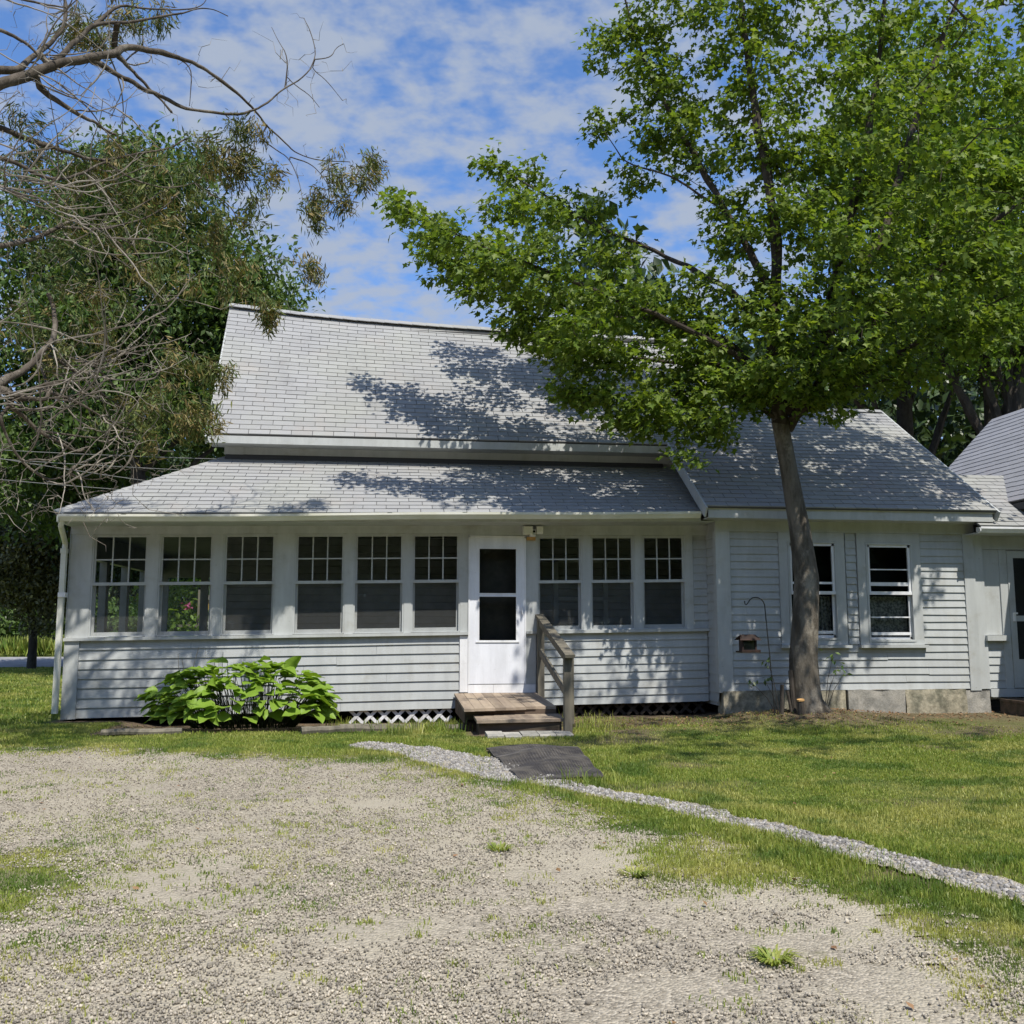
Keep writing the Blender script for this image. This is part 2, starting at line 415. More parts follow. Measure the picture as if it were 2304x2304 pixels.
def lawn(x, y):
    """density of growing grass 0..1"""
    x = np.asarray(x, float); y = np.asarray(y, float)
    sdv = drive_sd(x, y)
    nn = .55 * vnoise(x, y, 2.3, 41) + .45 * vnoise(x, y, 7.5, 42)
    d = np.clip((-sdv + .30 + 1.1 * (nn - .5)) / .75, 0, 1)
    n2 = .5 * vnoise(x, y, 1.4, 43) + .5 * vnoise(x, y, 9, 44)
    d = np.maximum(d, np.clip((n2 - .60) * 1.6, 0, .22) * np.clip(1.25 - sdv / 3.2, .12, 1) * (sdv > 0))
    d = np.maximum(d, np.clip((n2 - .50) * 2.0, 0, .4) * np.clip(1 - np.hypot((x + 1.6) / 1.9, (y + 7.9) / 2.2), 0, 1) * 1.6)
    d = np.maximum(d, np.clip(patch_sd(x, y) * 2.0, 0, .95))
    d = np.where(path_sd(x, y) > .02, .10 * (vnoise(x, y, 4, 57) > .5), d)
    bed = (x > -3.35) & (x < .95) & (y > -1.70 + .2 * (vnoise(x, y, 2, 51) - .5))
    d = np.where(bed, .03 + .0 * (x > -.2) * vnoise(x, y, 3, 52), d)
    fb = np.clip((y + 2.7 + 1.4 * (vnoise(x, y, 1.2, 53) - .5)) / 1.5, 0, 1) * (x > 2.0)
    d = d * (1 - .86 * fb)
    d = d * (1 - .8 * np.clip(1.15 - np.hypot((x - 6.9) / 1.5, (y + 2.6) / .8) + .6 * (vnoise(x, y, 2, 54) - .5), 0, 1))
    d = d * (1 - .75 * np.clip((.8 - np.hypot((x - 2.65) / .6, (y + 4.6) / .35)) * 2, 0, 1))
    d = d * (1 - .8 * np.clip((vnoise(x, y, 1.1, 55) - .70) * 5, 0, 1) * (x > 1))
    d = np.where((x > -4.3) & (x < 9.3) & (y > -.15), 0, d)
    d = np.where((x > .86) & (x < 2.1) & (y > -2.3), 0, d)
    d = np.where((x > .95) & (x < 1.89 + .065 * (y + 3.4)) & (y > -5.2) & (y < -3.35), 0, d)
    return d
# ------------------------------------------------------------------ tree data: world coordinates in metres
MAPLE_FRONT=[[5.39, -3.2, 5.75, 0.59, 0.51, 26], [6.09, -3.0, 6.86, 0.68, 0.61, 30], [5.2, -3.0, 4.93, 0.52, 0.38, 22], [6.13, -3.0, 5.23, 0.6, 0.46, 28], [6.79, -3.2, 6.02, 0.61, 0.59, 30], [5.98, -2.8, 7.78, 0.63, 0.63, 24], [4.2, -4.6, 8.6, 1.5, 1.1, 34], [6.2, -4.6, 8.2, 1.5, 1.1, 34], [8.0, -4.0, 8.0, 1.4, 1.2, 28], [3.0, -3.8, 9.2, 1.4, 1.0, 22], [5.0, -6.4, 8.0, 1.6, 1.1, 30], [7.2, -6.2, 7.6, 1.6, 1.1, 30], [4.6, -3, 10.6, 2.0, 1.2, 30], [7.4, -2.5, 10.4, 2.0, 1.2, 30], [3.4, -5.4, 8.6, 1.0, 0.9, 14], [4.6, -8, 8.3, 1.6, 0.9, 30], [3.3, -7.4, 8.6, 1.1, 0.8, 18], [6.3, -8, 8.1, 1.4, 0.9, 26]]
MAPLE_BLOBS=[[0.01, -1.4, 6.63, 0.23, 0.3, 7], [0.55, -1.4, 6.32, 0.42, 0.37, 15], [1.24, -1.4, 6.0, 0.5, 0.41, 22], [1.91, -1.5, 5.86, 0.62, 0.5, 28], [2.74, -1.5, 5.54, 0.63, 0.5, 28], [1.87, -1.3, 6.73, 0.5, 0.37, 14], [2.36, -1.6, 4.93, 0.55, 0.35, 24], [-0.03, 0.6, 7.52, 0.25, 0.37, 6], [0.37, 0.5, 7.13, 0.47, 0.45, 15], [0.91, 0.4, 6.7, 0.59, 0.51, 22], [1.52, 0.2, 6.33, 0.67, 0.57, 36], [2.23, 0.0, 5.85, 0.7, 0.6, 44], [0.56, 0.3, 6.65, 0.39, 0.4, 14], [1.17, 0.1, 6.08, 0.42, 0.36, 14], [1.4, 1.4, 8.77, 0.34, 0.27, 8], [1.99, 1.3, 8.58, 0.43, 0.32, 14], [1.71, 1.1, 7.85, 0.51, 0.42, 22], [2.54, 1.0, 7.85, 0.68, 0.57, 26], [2.13, 0.8, 7.09, 0.75, 0.47, 22], [3.22, 0.5, 6.86, 0.66, 0.59, 32], [3.05, 0.8, 7.66, 0.51, 0.48, 16], [3.01, 0.2, 8.82, 0.23, 0.34, 7], [3.02, 0.0, 10.02, 0.31, 0.34, 9], [3.23, 0.0, 10.25, 0.41, 0.43, 13], [3.81, 0.0, 10.47, 0.5, 0.52, 24], [3.75, 0.0, 9.52, 0.58, 0.52, 30], [3.81, 0.0, 8.63, 0.58, 0.51, 26], [3.49, 0.2, 8.09, 0.49, 0.38, 9], [4.21, -0.2, 8.93, 0.57, 0.59, 26], [4.63, -0.5, 10.12, 0.74, 0.59, 34], [5.57, -0.6, 10.3, 0.75, 0.51, 32], [5.01, -0.5, 9.23, 0.82, 0.75, 44], [4.56, -0.3, 8.15, 0.65, 0.58, 32], [5.33, -0.8, 8.03, 0.72, 0.73, 44], [6.17, -0.8, 9.22, 0.74, 0.75, 42], [6.1, -1.0, 7.89, 0.72, 0.72, 42], [5.42, -1.2, 6.82, 0.69, 0.61, 46], [4.9, -0.6, 6.98, 0.72, 0.56, 40], [4.12, -0.5, 5.88, 0.62, 0.47, 34], [3.51, -0.2, 5.65, 0.71, 0.55, 54], [4.16, -0.8, 5.03, 0.68, 0.45, 46], [4.78, -1.0, 5.74, 0.69, 0.61, 46], [5.26, -1.6, 5.33, 0.66, 0.65, 52], [6.03, -1.6, 6.09, 0.68, 0.67, 46], [6.69, -1.2, 7.44, 0.71, 0.71, 42], [7.27, -1.0, 8.78, 0.74, 0.74, 40], [7.03, -0.8, 10.04, 0.76, 0.51, 32], [8.08, -1.0, 9.99, 0.51, 0.42, 10], [7.56, -1.6, 7.68, 0.71, 0.7, 44], [8.16, -1.4, 8.85, 0.65, 0.65, 30], [8.1, -1.8, 7.24, 0.62, 0.68, 40], [7.06, -1.8, 6.43, 0.68, 0.67, 46], [7.65, -2.0, 5.95, 0.68, 0.58, 44], [6.55, -1.8, 5.32, 0.67, 0.58, 48], [7.16, -2.0, 5.14, 0.59, 0.43, 38], [5.79, -1.8, 4.65, 0.65, 0.42, 44], [6.55, -1.6, 4.59, 0.6, 0.32, 26], [5.07, -1.8, 4.49, 0.64, 0.42, 46], [4.48, -1.3, 4.46, 0.66, 0.4, 44], [3.82, -0.9, 4.54, 0.6, 0.37, 34], [2.86, -0.6, 4.96, 0.64, 0.34, 46], [2.31, -0.4, 5.22, 0.53, 0.34, 34], [1.79, -0.1, 5.68, 0.42, 0.39, 26], [2.57, -0.9, 4.36, 0.58, 0.25, 32], [3.24, -1.1, 4.08, 0.65, 0.34, 48], [4.07, -1.2, 3.94, 0.58, 0.3, 36], [2.23, -0.8, 4.48, 0.29, 0.22, 6], [3.74, -1.3, 3.45, 0.32, 0.21, 5], [5.63, -1.5, 4.16, 0.44, 0.18, 9], [7.9, -2.0, 5.17, 0.37, 0.29, 12], [4.28, -0.4, 11.26, 1.33, 0.78, 24], [5.77, -0.8, 11.28, 1.33, 0.77, 30], [7.31, -1.0, 11.1, 1.18, 0.77, 26], [8.44, -1.5, 10.42, 0.99, 0.66, 14], [9.05, -1.8, 8.45, 0.72, 0.95, 34], [8.84, -2.0, 6.66, 0.7, 0.82, 36]]
CEDAR_FOL=[[-3.28, -3.2, 7.57, 0.32, 0.27, 10], [-2.88, -3.2, 7.78, 0.24, 0.24, 8], [-2.56, -3.2, 7.81, 0.16, 0.15, 4], [-3.18, -3.4, 7.32, 0.24, 0.18, 6], [-1.99, -3.0, 6.33, 0.42, 0.3, 14], [-1.66, -3.0, 6.66, 0.28, 0.21, 10], [-1.7, -2.9, 6.28, 0.2, 0.24, 8], [-1.39, -2.8, 6.2, 0.14, 0.19, 5], [-1.55, -2.8, 5.85, 0.11, 0.18, 4], [-0.94, -2.6, 5.98, 0.11, 0.25, 5], [-0.63, -2.6, 6.44, 0.18, 0.26, 6], [-0.59, -2.6, 6.12, 0.15, 0.16, 5], [-0.3, -2.5, 6.64, 0.18, 0.18, 6], [-0.36, -2.5, 6.41, 0.12, 0.16, 4], [-0.89, -2.6, 6.2, 0.15, 0.16, 3], [-0.85, -2.6, 5.92, 0.09, 0.09, 2], [-1.01, -2.7, 5.31, 0.12, 0.15, 3], [-0.9, -2.7, 5.22, 0.08, 0.12, 3], [-1.35, -2.8, 4.65, 0.12, 0.12, 5], [-1.41, -2.8, 4.8, 0.14, 0.15, 3], [-1.82, -3.0, 3.93, 0.14, 0.11, 5], [-1.93, -3.0, 4.04, 0.14, 0.14, 4], [-3.2, -3.4, 5.88, 0.62, 0.34, 14], [-2.69, -3.2, 6.01, 0.53, 0.41, 14], [-2.33, -3.1, 5.67, 0.49, 0.41, 12], [-2.92, -3.4, 5.33, 0.57, 0.34, 12], [-3.34, -3.6, 4.95, 0.5, 0.38, 8], [-1.96, -3.0, 5.56, 0.33, 0.36, 9], [-1.78, -3.0, 5.04, 0.27, 0.35, 8], [-2.41, -3.3, 4.89, 0.47, 0.34, 10], [-2.95, -3.5, 4.57, 0.56, 0.27, 7], [-3.15, -3.7, 3.8, 0.44, 0.26, 6], [-2.83, -3.5, 4.14, 0.45, 0.27, 8], [-2.37, -3.2, 3.58, 0.37, 0.28, 10], [-2.13, -3.1, 3.39, 0.24, 0.25, 9], [-1.94, -3.0, 3.47, 0.16, 0.23, 6], [-2.62, -3.4, 3.31, 0.35, 0.21, 6], [-3.42, -3.8, 4.13, 0.29, 0.31, 5], [-3.56, -3.7, 5.87, 0.35, 0.27, 6], [-3.69, -3.8, 6.19, 0.24, 0.22, 4], [-2.24, -3.2, 4.03, 0.32, 0.28, 6], [-2.46, -3.4, 3.1, 0.2, 0.13, 4]]
CEDAR_LIMBS=[[[-5.03, -4.5, 5.11, 0.066], [-4.45, -4.39, 5.7, 0.0609], [-3.65, -4.29, 6.28, 0.056], [-3.52, -4.18, 6.44, 0.0513], [-3.32, -4.08, 6.61, 0.0467], [-3.05, -3.97, 6.79, 0.0424], [-2.81, -3.87, 6.92, 0.0383], [-2.73, -3.77, 7.05, 0.0343], [-2.56, -3.66, 7.14, 0.0306], [-2.38, -3.55, 7.17, 0.0271], [-2.2, -3.45, 7.18, 0.0238], [-2.07, -3.34, 7.19, 0.0207], [-1.94, -3.24, 7.13, 0.0178], [-1.76, -3.13, 7.05, 0.0152], [-1.62, -3.03, 6.98, 0.0129], [-1.55, -2.93, 6.93, 0.0108], [-1.45, -2.82, 6.85, 0.009], [-1.27, -2.71, 6.74, 0.0074], [-1.15, -2.61, 6.66, 0.0062], [-0.92, -2.5, 6.64, 0.0054], [-0.55, -2.4, 6.7, 0.005]], [[-3.13, -3.6, 7.01, 0.034], [-2.99, -3.54, 7.0, 0.0309], [-2.84, -3.47, 6.94, 0.0279], [-2.71, -3.41, 6.89, 0.0251], [-2.56, -3.35, 6.86, 0.0224], [-2.43, -3.29, 6.82, 0.0199], [-2.27, -3.22, 6.77, 0.0175], [-2.03, -3.16, 6.77, 0.0153], [-1.72, -3.1, 6.81, 0.0132], [-1.53, -3.04, 6.91, 0.0114], [-1.41, -2.97, 7.05, 0.0097], [-1.25, -2.91, 7.27, 0.0082], [-1.03, -2.85, 7.45, 0.0068], [-0.95, -2.79, 7.7, 0.0057], [-0.95, -2.72, 7.89, 0.0049], [-1.02, -2.66, 8.13, 0.0043], [-1.1, -2.6, 8.32, 0.004]], [[-0.95, -2.7, 7.75, 0.007], [-0.77, -2.67, 7.82, 0.005], [-0.73, -2.63, 7.96, 0.0036], [-0.64, -2.6, 8.04, 0.003]], [[-1.26, -2.8, 7.34, 0.009], [-1.25, -2.77, 7.73, 0.006], [-1.36, -2.73, 7.92, 0.0039], [-1.45, -2.7, 8.11, 0.003]], [[-1.17, -2.75, 7.4, 0.005], [-0.99, -2.72, 7.3, 0.0036], [-0.89, -2.7, 7.18, 0.003]], [[-0.98, -2.7, 7.63, 0.005], [-0.82, -2.65, 7.54, 0.0036], [-0.64, -2.6, 7.34, 0.003]], [[-3.63, -4.0, 6.59, 0.035], [-3.56, -3.92, 6.75, 0.0287], [-3.43, -3.84, 6.98, 0.0234], [-3.33, -3.76, 7.2, 0.0192], [-3.31, -3.68, 7.45, 0.0163], [-3.41, -3.6, 7.77, 0.015]], [[-3.39, -3.8, 6.78, 0.034], [-3.29, -3.73, 7.03, 0.0286], [-3.16, -3.67, 7.24, 0.0236], [-3.03, -3.6, 7.42, 0.0191], [-2.73, -3.53, 7.5, 0.015], [-2.5, -3.47, 7.61, 0.0116], [-2.29, -3.4, 7.72, 0.0086], [-2.1, -3.33, 7.85, 0.0063], [-1.96, -3.27, 7.89, 0.0047], [-1.84, -3.2, 7.87, 0.004]], [[-3.07, -3.6, 7.37, 0.02], [-2.91, -3.52, 7.69, 0.0149], [-2.64, -3.44, 7.72, 0.0107], [-2.35, -3.36, 7.78, 0.0074], [-2.11, -3.28, 7.89, 0.005], [-2.05, -3.2, 8.09, 0.004]], [[-3.91, -4.2, 6.9, 0.025], [-3.74, -4.15, 6.9, 0.02], [-3.61, -4.1, 6.9, 0.016], [-3.52, -4.05, 6.84, 0.0132], [-3.42, -4.0, 6.75, 0.012]], [[-3.93, -4.2, 7.25, 0.02], [-3.66, -4.13, 7.26, 0.014], [-3.46, -4.07, 7.28, 0.0099], [-3.22, -4.0, 7.29, 0.008]], [[-2.95, -3.3, 7.27, 0.03], [-2.88, -3.24, 7.23, 0.0243], [-2.78, -3.18, 7.16, 0.0196], [-2.69, -3.12, 7.06, 0.0158], [-2.57, -3.06, 6.99, 0.0132], [-2.43, -3.0, 6.83, 0.012]], [[-2.73, -3.1, 7.49, 0.008], [-2.75, -3.1, 7.69, 0.0052], [-2.75, -3.1, 7.78, 0.004]], [[-2.28, -2.9, 7.46, 0.007], [-2.26, -2.9, 7.25, 0.0049], [-2.27, -2.9, 6.98, 0.004]], [[-3.4, -4.0, 6.41, 0.03], [-3.25, -3.88, 6.37, 0.023], [-3.05, -3.75, 6.31, 0.0175], [-2.99, -3.62, 6.31, 0.0137], [-2.84, -3.5, 6.28, 0.012]], [[-4.03, -4.2, 6.0, 0.035], [-3.71, -4.07, 5.97, 0.0295], [-3.48, -3.95, 5.95, 0.0246], [-3.26, -3.82, 5.91, 0.0201], [-3.04, -3.7, 5.91, 0.0163], [-2.93, -3.57, 5.96, 0.0131], [-2.67, -3.45, 6.1, 0.0106], [-2.39, -3.32, 6.25, 0.0088], [-2.22, -3.2, 6.44, 0.008]], [[-3.83, -4.2, 5.65, 0.025], [-3.58, -4.08, 5.65, 0.0209], [-3.36, -3.96, 5.58, 0.0175], [-3.16, -3.84, 5.61, 0.0147], [-3.07, -3.72, 5.76, 0.0128], [-2.88, -3.6, 5.94, 0.012]], [[-2.92, -3.6, 5.95, 0.014], [-2.74, -3.5, 5.85, 0.0109], [-2.52, -3.4, 5.8, 0.0085], [-2.32, -3.3, 5.84, 0.0068], [-2.12, -3.2, 5.96, 0.006]], [[-1.46, -2.7, 6.91, 0.012], [-1.55, -2.68, 6.79, 0.0092], [-1.37, -2.66, 6.67, 0.0068], [-1.21, -2.64, 6.57, 0.0049], [-1.11, -2.62, 6.36, 0.0036], [-1.06, -2.6, 6.13, 0.003]], [[-1.21, -2.6, 6.61, 0.007], [-0.98, -2.57, 6.57, 0.005], [-0.84, -2.53, 6.44, 0.0036], [-0.75, -2.5, 6.29, 0.003]], [[-1.59, -2.7, 6.78, 0.006], [-1.6, -2.7, 6.53, 0.0039], [-1.54, -2.7, 6.34, 0.003]], [[-3.99, -4.3, 4.65, 0.03], [-3.6, -4.18, 4.78, 0.0251], [-3.42, -4.05, 4.9, 0.0207], [-3.18, -3.93, 5.09, 0.0168], [-3.08, -3.8, 5.24, 0.0134], [-2.84, -3.68, 5.35, 0.0105], [-2.65, -3.55, 5.45, 0.0083], [-2.5, -3.43, 5.64, 0.0067], [-2.45, -3.3, 5.78, 0.006]], [[-3.19, -3.9, 5.1, 0.018], [-2.9, -3.72, 5.17, 0.0134], [-2.71, -3.55, 5.31, 0.0097], [-2.5, -3.38, 5.48, 0.0071], [-2.29, -3.2, 5.8, 0.006]], [[-2.07, -3.0, 5.97, 0.008], [-1.8, -2.92, 5.88, 0.0064], [-1.69, -2.84, 5.66, 0.0051], [-1.53, -2.76, 5.4, 0.0041], [-1.25, -2.68, 5.37, 0.0033], [-0.97, -2.6, 5.35, 0.003]], [[-3.82, -4.4, 3.2, 0.045], [-3.48, -4.28, 3.45, 0.0383], [-3.33, -4.17, 3.63, 0.0325], [-3.2, -4.05, 3.85, 0.0277], [-3.18, -3.93, 4.02, 0.0239], [-3.2, -3.82, 4.22, 0.0212], [-3.33, -3.7, 4.51, 0.02]], [[-3.83, -4.4, 3.46, 0.045], [-3.47, -4.3, 3.4, 0.0367], [-3.37, -4.2, 3.38, 0.0296], [-3.3, -4.1, 3.37, 0.0235], [-3.18, -4.0, 3.41, 0.0188], [-3.2, -3.9, 3.54, 0.0155], [-3.34, -3.8, 3.79, 0.014]], [[-3.42, -4.2, 3.28, 0.024], [-3.34, -4.08, 3.22, 0.0202], [-3.23, -3.96, 3.11, 0.017], [-3.02, -3.84, 2.99, 0.0145], [-2.96, -3.72, 2.96, 0.0128], [-2.92, -3.6, 3.04, 0.012]], [[-3.45, -4.3, 3.14, 0.016], [-3.41, -4.2, 2.97, 0.0132], [-3.33, -4.1, 2.81, 0.0108], [-3.13, -4.0, 2.63, 0.0089], [-2.97, -3.9, 2.72, 0.0076], [-2.97, -3.8, 2.81, 0.007]], [[-3.28, -3.8, 3.95, 0.014], [-3.15, -3.7, 3.89, 0.0109], [-3.06, -3.6, 3.92, 0.0085], [-2.91, -3.5, 3.99, 0.0068], [-2.84, -3.4, 4.09, 0.006]], [[-3.01, -3.8, 2.74, 0.008], [-2.82, -3.7, 2.69, 0.0045], [-2.67, -3.6, 2.77, 0.003]], [[-2.84, -3.4, 4.09, 0.016], [-2.72, -3.32, 4.04, 0.0122], [-2.53, -3.24, 4.12, 0.009], [-2.31, -3.16, 4.17, 0.0065], [-2.08, -3.08, 4.16, 0.0048], [-1.85, -3.0, 4.09, 0.004]], [[-3.22, -3.9, 3.83, 0.02], [-3.09, -3.75, 3.78, 0.0146], [-2.93, -3.6, 3.67, 0.0103], [-2.75, -3.45, 3.52, 0.0073], [-2.56, -3.3, 3.43, 0.006]], [[-3.16, -3.9, 3.48, 0.018], [-2.95, -3.78, 3.42, 0.013], [-2.69, -3.65, 3.28, 0.009], [-2.57, -3.53, 3.22, 0.0062], [-2.37, -3.4, 3.27, 0.005]], [[-3.25, -3.9, 3.12, 0.012], [-3.01, -3.78, 3.11, 0.0089], [-2.75, -3.65, 3.12, 0.0065], [-2.49, -3.53, 3.17, 0.0048], [-2.4, -3.4, 3.27, 0.004]], [[-2.71, -3.5, 2.98, 0.006], [-2.61, -3.4, 2.84, 0.004]], [[-2.91, -3.5, 3.83, 0.014], [-2.78, -3.4, 3.73, 0.0101], [-2.7, -3.3, 3.56, 0.0071], [-2.52, -3.2, 3.67, 0.0049], [-2.3, -3.1, 3.64, 0.004]]]
MAPLE_LIMBS=[[[5.11, -1.1, 4.31, 0.045], [4.53, -1.2, 4.92, 0.0388], [3.69, -1.35, 5.28, 0.0327], [2.76, -1.4, 5.58, 0.0265], [1.92, -1.4, 5.89, 0.0203], [1.03, -1.4, 6.2, 0.0142], [0.35, -1.4, 6.49, 0.008]], [[5.15, -1.1, 4.02, 0.115], [5.05, -1.1, 4.75, 0.1029], [5.1, -1.1, 5.49, 0.0907], [5.25, -1.0, 6.44, 0.0786], [5.18, -0.9, 7.65, 0.0664], [5.08, -0.7, 8.95, 0.0543], [5.0, -0.6, 10.17, 0.0421], [5.0, -0.5, 11.6, 0.03]], [[5.22, -1.1, 4.17, 0.085], [5.65, -1.2, 4.89, 0.075], [5.91, -1.2, 5.79, 0.065], [6.29, -1.1, 7.07, 0.055], [6.68, -1.0, 8.33, 0.045], [6.97, -0.9, 9.8, 0.035], [7.22, -0.9, 11.51, 0.025]], [[5.27, -1.15, 4.23, 0.08], [5.91, -1.5, 5.54, 0.068], [6.46, -1.6, 6.48, 0.056], [7.08, -1.4, 8.14, 0.044], [7.87, -1.2, 10.01, 0.032], [8.25, -1.2, 10.87, 0.02]], [[5.25, -1.1, 3.95, 0.07], [5.86, -1.7, 5.04, 0.0575], [6.65, -1.9, 5.58, 0.045], [7.61, -2.0, 6.45, 0.0325], [8.73, -2.0, 7.33, 0.02]], [[5.21, -1.1, 4.02, 0.05], [6.21, -1.7, 4.7, 0.0373], [7.07, -1.9, 5.17, 0.0247], [7.92, -2.0, 5.6, 0.012]], [[5.11, -1.1, 4.46, 0.055], [4.58, -0.9, 5.16, 0.0483], [3.84, -0.4, 5.67, 0.0416], [3.07, -0.1, 5.74, 0.0349], [2.25, 0.1, 6.01, 0.0281], [1.42, 0.3, 6.53, 0.0214], [0.72, 0.45, 6.96, 0.0147], [0.13, 0.6, 7.45, 0.008]], [[5.1, -1.1, 5.19, 0.05], [4.6, -0.7, 6.07, 0.0416], [3.93, 0.1, 6.82, 0.0332], [3.08, 0.6, 7.4, 0.0248], [2.34, 1.1, 8.11, 0.0164], [1.53, 1.4, 8.74, 0.008]], [[5.16, -1.05, 5.81, 0.055], [4.67, -0.6, 7.21, 0.046], [4.2, -0.2, 8.51, 0.037], [3.79, 0.0, 9.52, 0.028], [3.48, 0.0, 10.36, 0.019], [3.32, 0.0, 11.12, 0.01]], [[4.67, -0.6, 7.21, 0.02], [3.95, -0.2, 7.92, 0.0153], [3.39, 0.1, 8.2, 0.0107], [3.05, 0.2, 8.82, 0.006]], [[5.17, -1.1, 4.02, 0.035], [4.59, -1.2, 4.42, 0.028], [3.93, -1.0, 4.48, 0.021], [3.05, -1.0, 4.2, 0.014], [2.43, -0.9, 4.42, 0.007]], [[5.18, -1.1, 4.1, 0.035], [4.49, -0.9, 4.86, 0.028], [3.69, -0.6, 4.99, 0.021], [2.81, -0.5, 5.06, 0.014], [1.91, -0.1, 5.61, 0.007]], [[5.21, -1.1, 4.02, 0.03], [5.54, -1.7, 4.32, 0.0223], [6.27, -1.7, 4.49, 0.0147], [6.78, -1.6, 4.67, 0.007]]]
# ================================================================== HOUSE
house = thing('house', 'single storey grey clapboard farmhouse with glazed front porch and pale shingle roofs', 'house', (0, 0, .12))
S = .0147                                # the old porch has settled: everything on it drops towards its left end
def sag(V):
    V = V.copy(); V[:, 2] += S * V[:, 0]; return V
def PB(): return MB(sag)

# ---- porch shell
w = PB()
w.box(-4.17, 1.06, .03, .12, .24, 1.20); w.box(1.85, 4.5, .03, .12, .24, 1.20)
w.box(4.25, 4.5, .03, .12, 1.20, 2.69)
w.box(-4.15, -4.05, .12, 4.5, .24, 1.2); w.box(-4.15, -4.05, .12, 4.5, 2.3, 2.69)
w.box(-4.05, -2.5, 4.42, 4.5, .24, 1.05); w.box(-4.05, -2.5, 4.42, 4.5, 2.25, 2.69)
w.build('wall', MAT['siding'], house)
for y0 in (.12, 1.2, 2.3, 3.4, 4.4):
    g = PB(); g.box(-4.15, -4.05, y0, y0 + .14, 1.2, 2.3); g.build('porch_post', MAT['inner'], house)  # darker colour puts the shade inside the porch into the posts
for x0 in (-4.05, -3.36, -2.66):
    g = PB(); g.box(x0, x0 + .13, 4.42, 4.5, 1.05, 2.25); g.build('porch_post', MAT['inner'], house)
g = PB(); g.box(-4.045, -4.04, .13, 4.41, .42, 1.2); g.box(-4.045, -4.04, .13, 4.41, 2.3, 2.64); g.box(-4.04, -2.5, 4.405, 4.415, .42, 1.05); g.box(-4.04, -2.5, 4.405, 4.415, 2.25, 2.64); g.build('inner_shade_sheet', MAT['inner'], house)  # added darker sheets put shade into the colour of the inner faces
for a, b, zt in ((-4.17, -3.901, 2.586), (-3.184, -3.055, 2.586), (-2.349, -2.233, 2.586), (-1.54, -1.296, 2.586), (-.618, -.503, 2.586), (.176, .274, 2.586), (.944, 1.06, 2.586)):
    g = PB(); g.box(a, b, -.012, .10, 1.236, zt); g.build('window_post', MAT['trim'], house)
for a, b in ((1.85, 2.008), (2.656, 2.759), (3.406, 3.506), (4.146, 4.25)):
    g = PB(); g.box(a, b, -.012, .10, 1.236, 2.586); g.build('window_post', MAT['trim'], house)
g = PB(); g.box(-4.17, 1.06, -.026, .10, 2.586, 2.665); g.box(-4.17, 4.47, -.035, .10, 2.665, 2.695); g.box(1.06, 4.47, -.026, .10, 2.553, 2.665); g.build('frieze_board', MAT['trim'], house)
for a, b in ((-4.19, 1.055), (1.855, 4.46)):
    g = PB(); g.box(a, b, -.055, .02, 1.196, 1.236); g.build('sill_board', MAT['trim'], house)
g = PB(); g.box(-4.175, -4.0, -.024, .03, .20, 1.196); g.build('corner_board', MAT['trim'], house)
g = PB(); g.box(-4.178, -4.172, -.03, .2, .20, 2.69); g.build('corner_board', MAT['trim'], house)

def clapboards(segs, z0, exposure, n, y, parent, tf=None, mat='siding', ends=0):
    """individual lapped boards; each is a long thin wedge with a slightly wavy butt edge"""
    for i in range(n):
        runs = []
        for (x0, x1) in segs(i, z0 + i * exposure):   # long courses are pieced from two or three boards
            while x1 - x0 > 2.6:
                c = x0 + random.uniform(1.3, 2.9)
                if x1 - c < .5: break
                runs.append((x0, c - .0025)); x0 = c
            runs.append((x0, x1))
        for (x0, x1) in runs:
            m = max(2, int((x1 - x0) / .45)); b = MB(tf); prof = []
            seed = random.random() * 50
            for k in range(m + 1):
                x = x0 + (x1 - x0) * k / m
                dz = .007 * (vnoise(x, seed, .9, 2) - .5) * 2
                zb = z0 + i * exposure + dz; zt = z0 + (i + 1) * exposure + .012
                prof += [(x, y - .022, zb), (x, y - .003, zt), (x, y + .012, zt), (x, y + .012, zb)]
            F = []
            for k in range(m):
                a = k * 4
                F += [(a, a + 4, a + 5, a + 1), (a + 3, a + 7, a + 4, a), (a + 1, a + 5, a + 6, a + 2)]
            F += [(0, 1, 2, 3), (m * 4 + 3, m * 4 + 2, m * 4 + 1, m * 4)]
            b.add(prof, F); b.build('clapboard', MAT[mat], parent)
clapboards(lambda i, z: [(-4.0, .94)], .212, .1235, 8, .02, house, sag)
clapboards(lambda i, z: [(2.0, 4.44)], .222, .1085, 9, .02, house, sag)
clapboards(lambda i, z: [(4.252, 4.46)], 1.238, .112, 11, .02, house, sag)

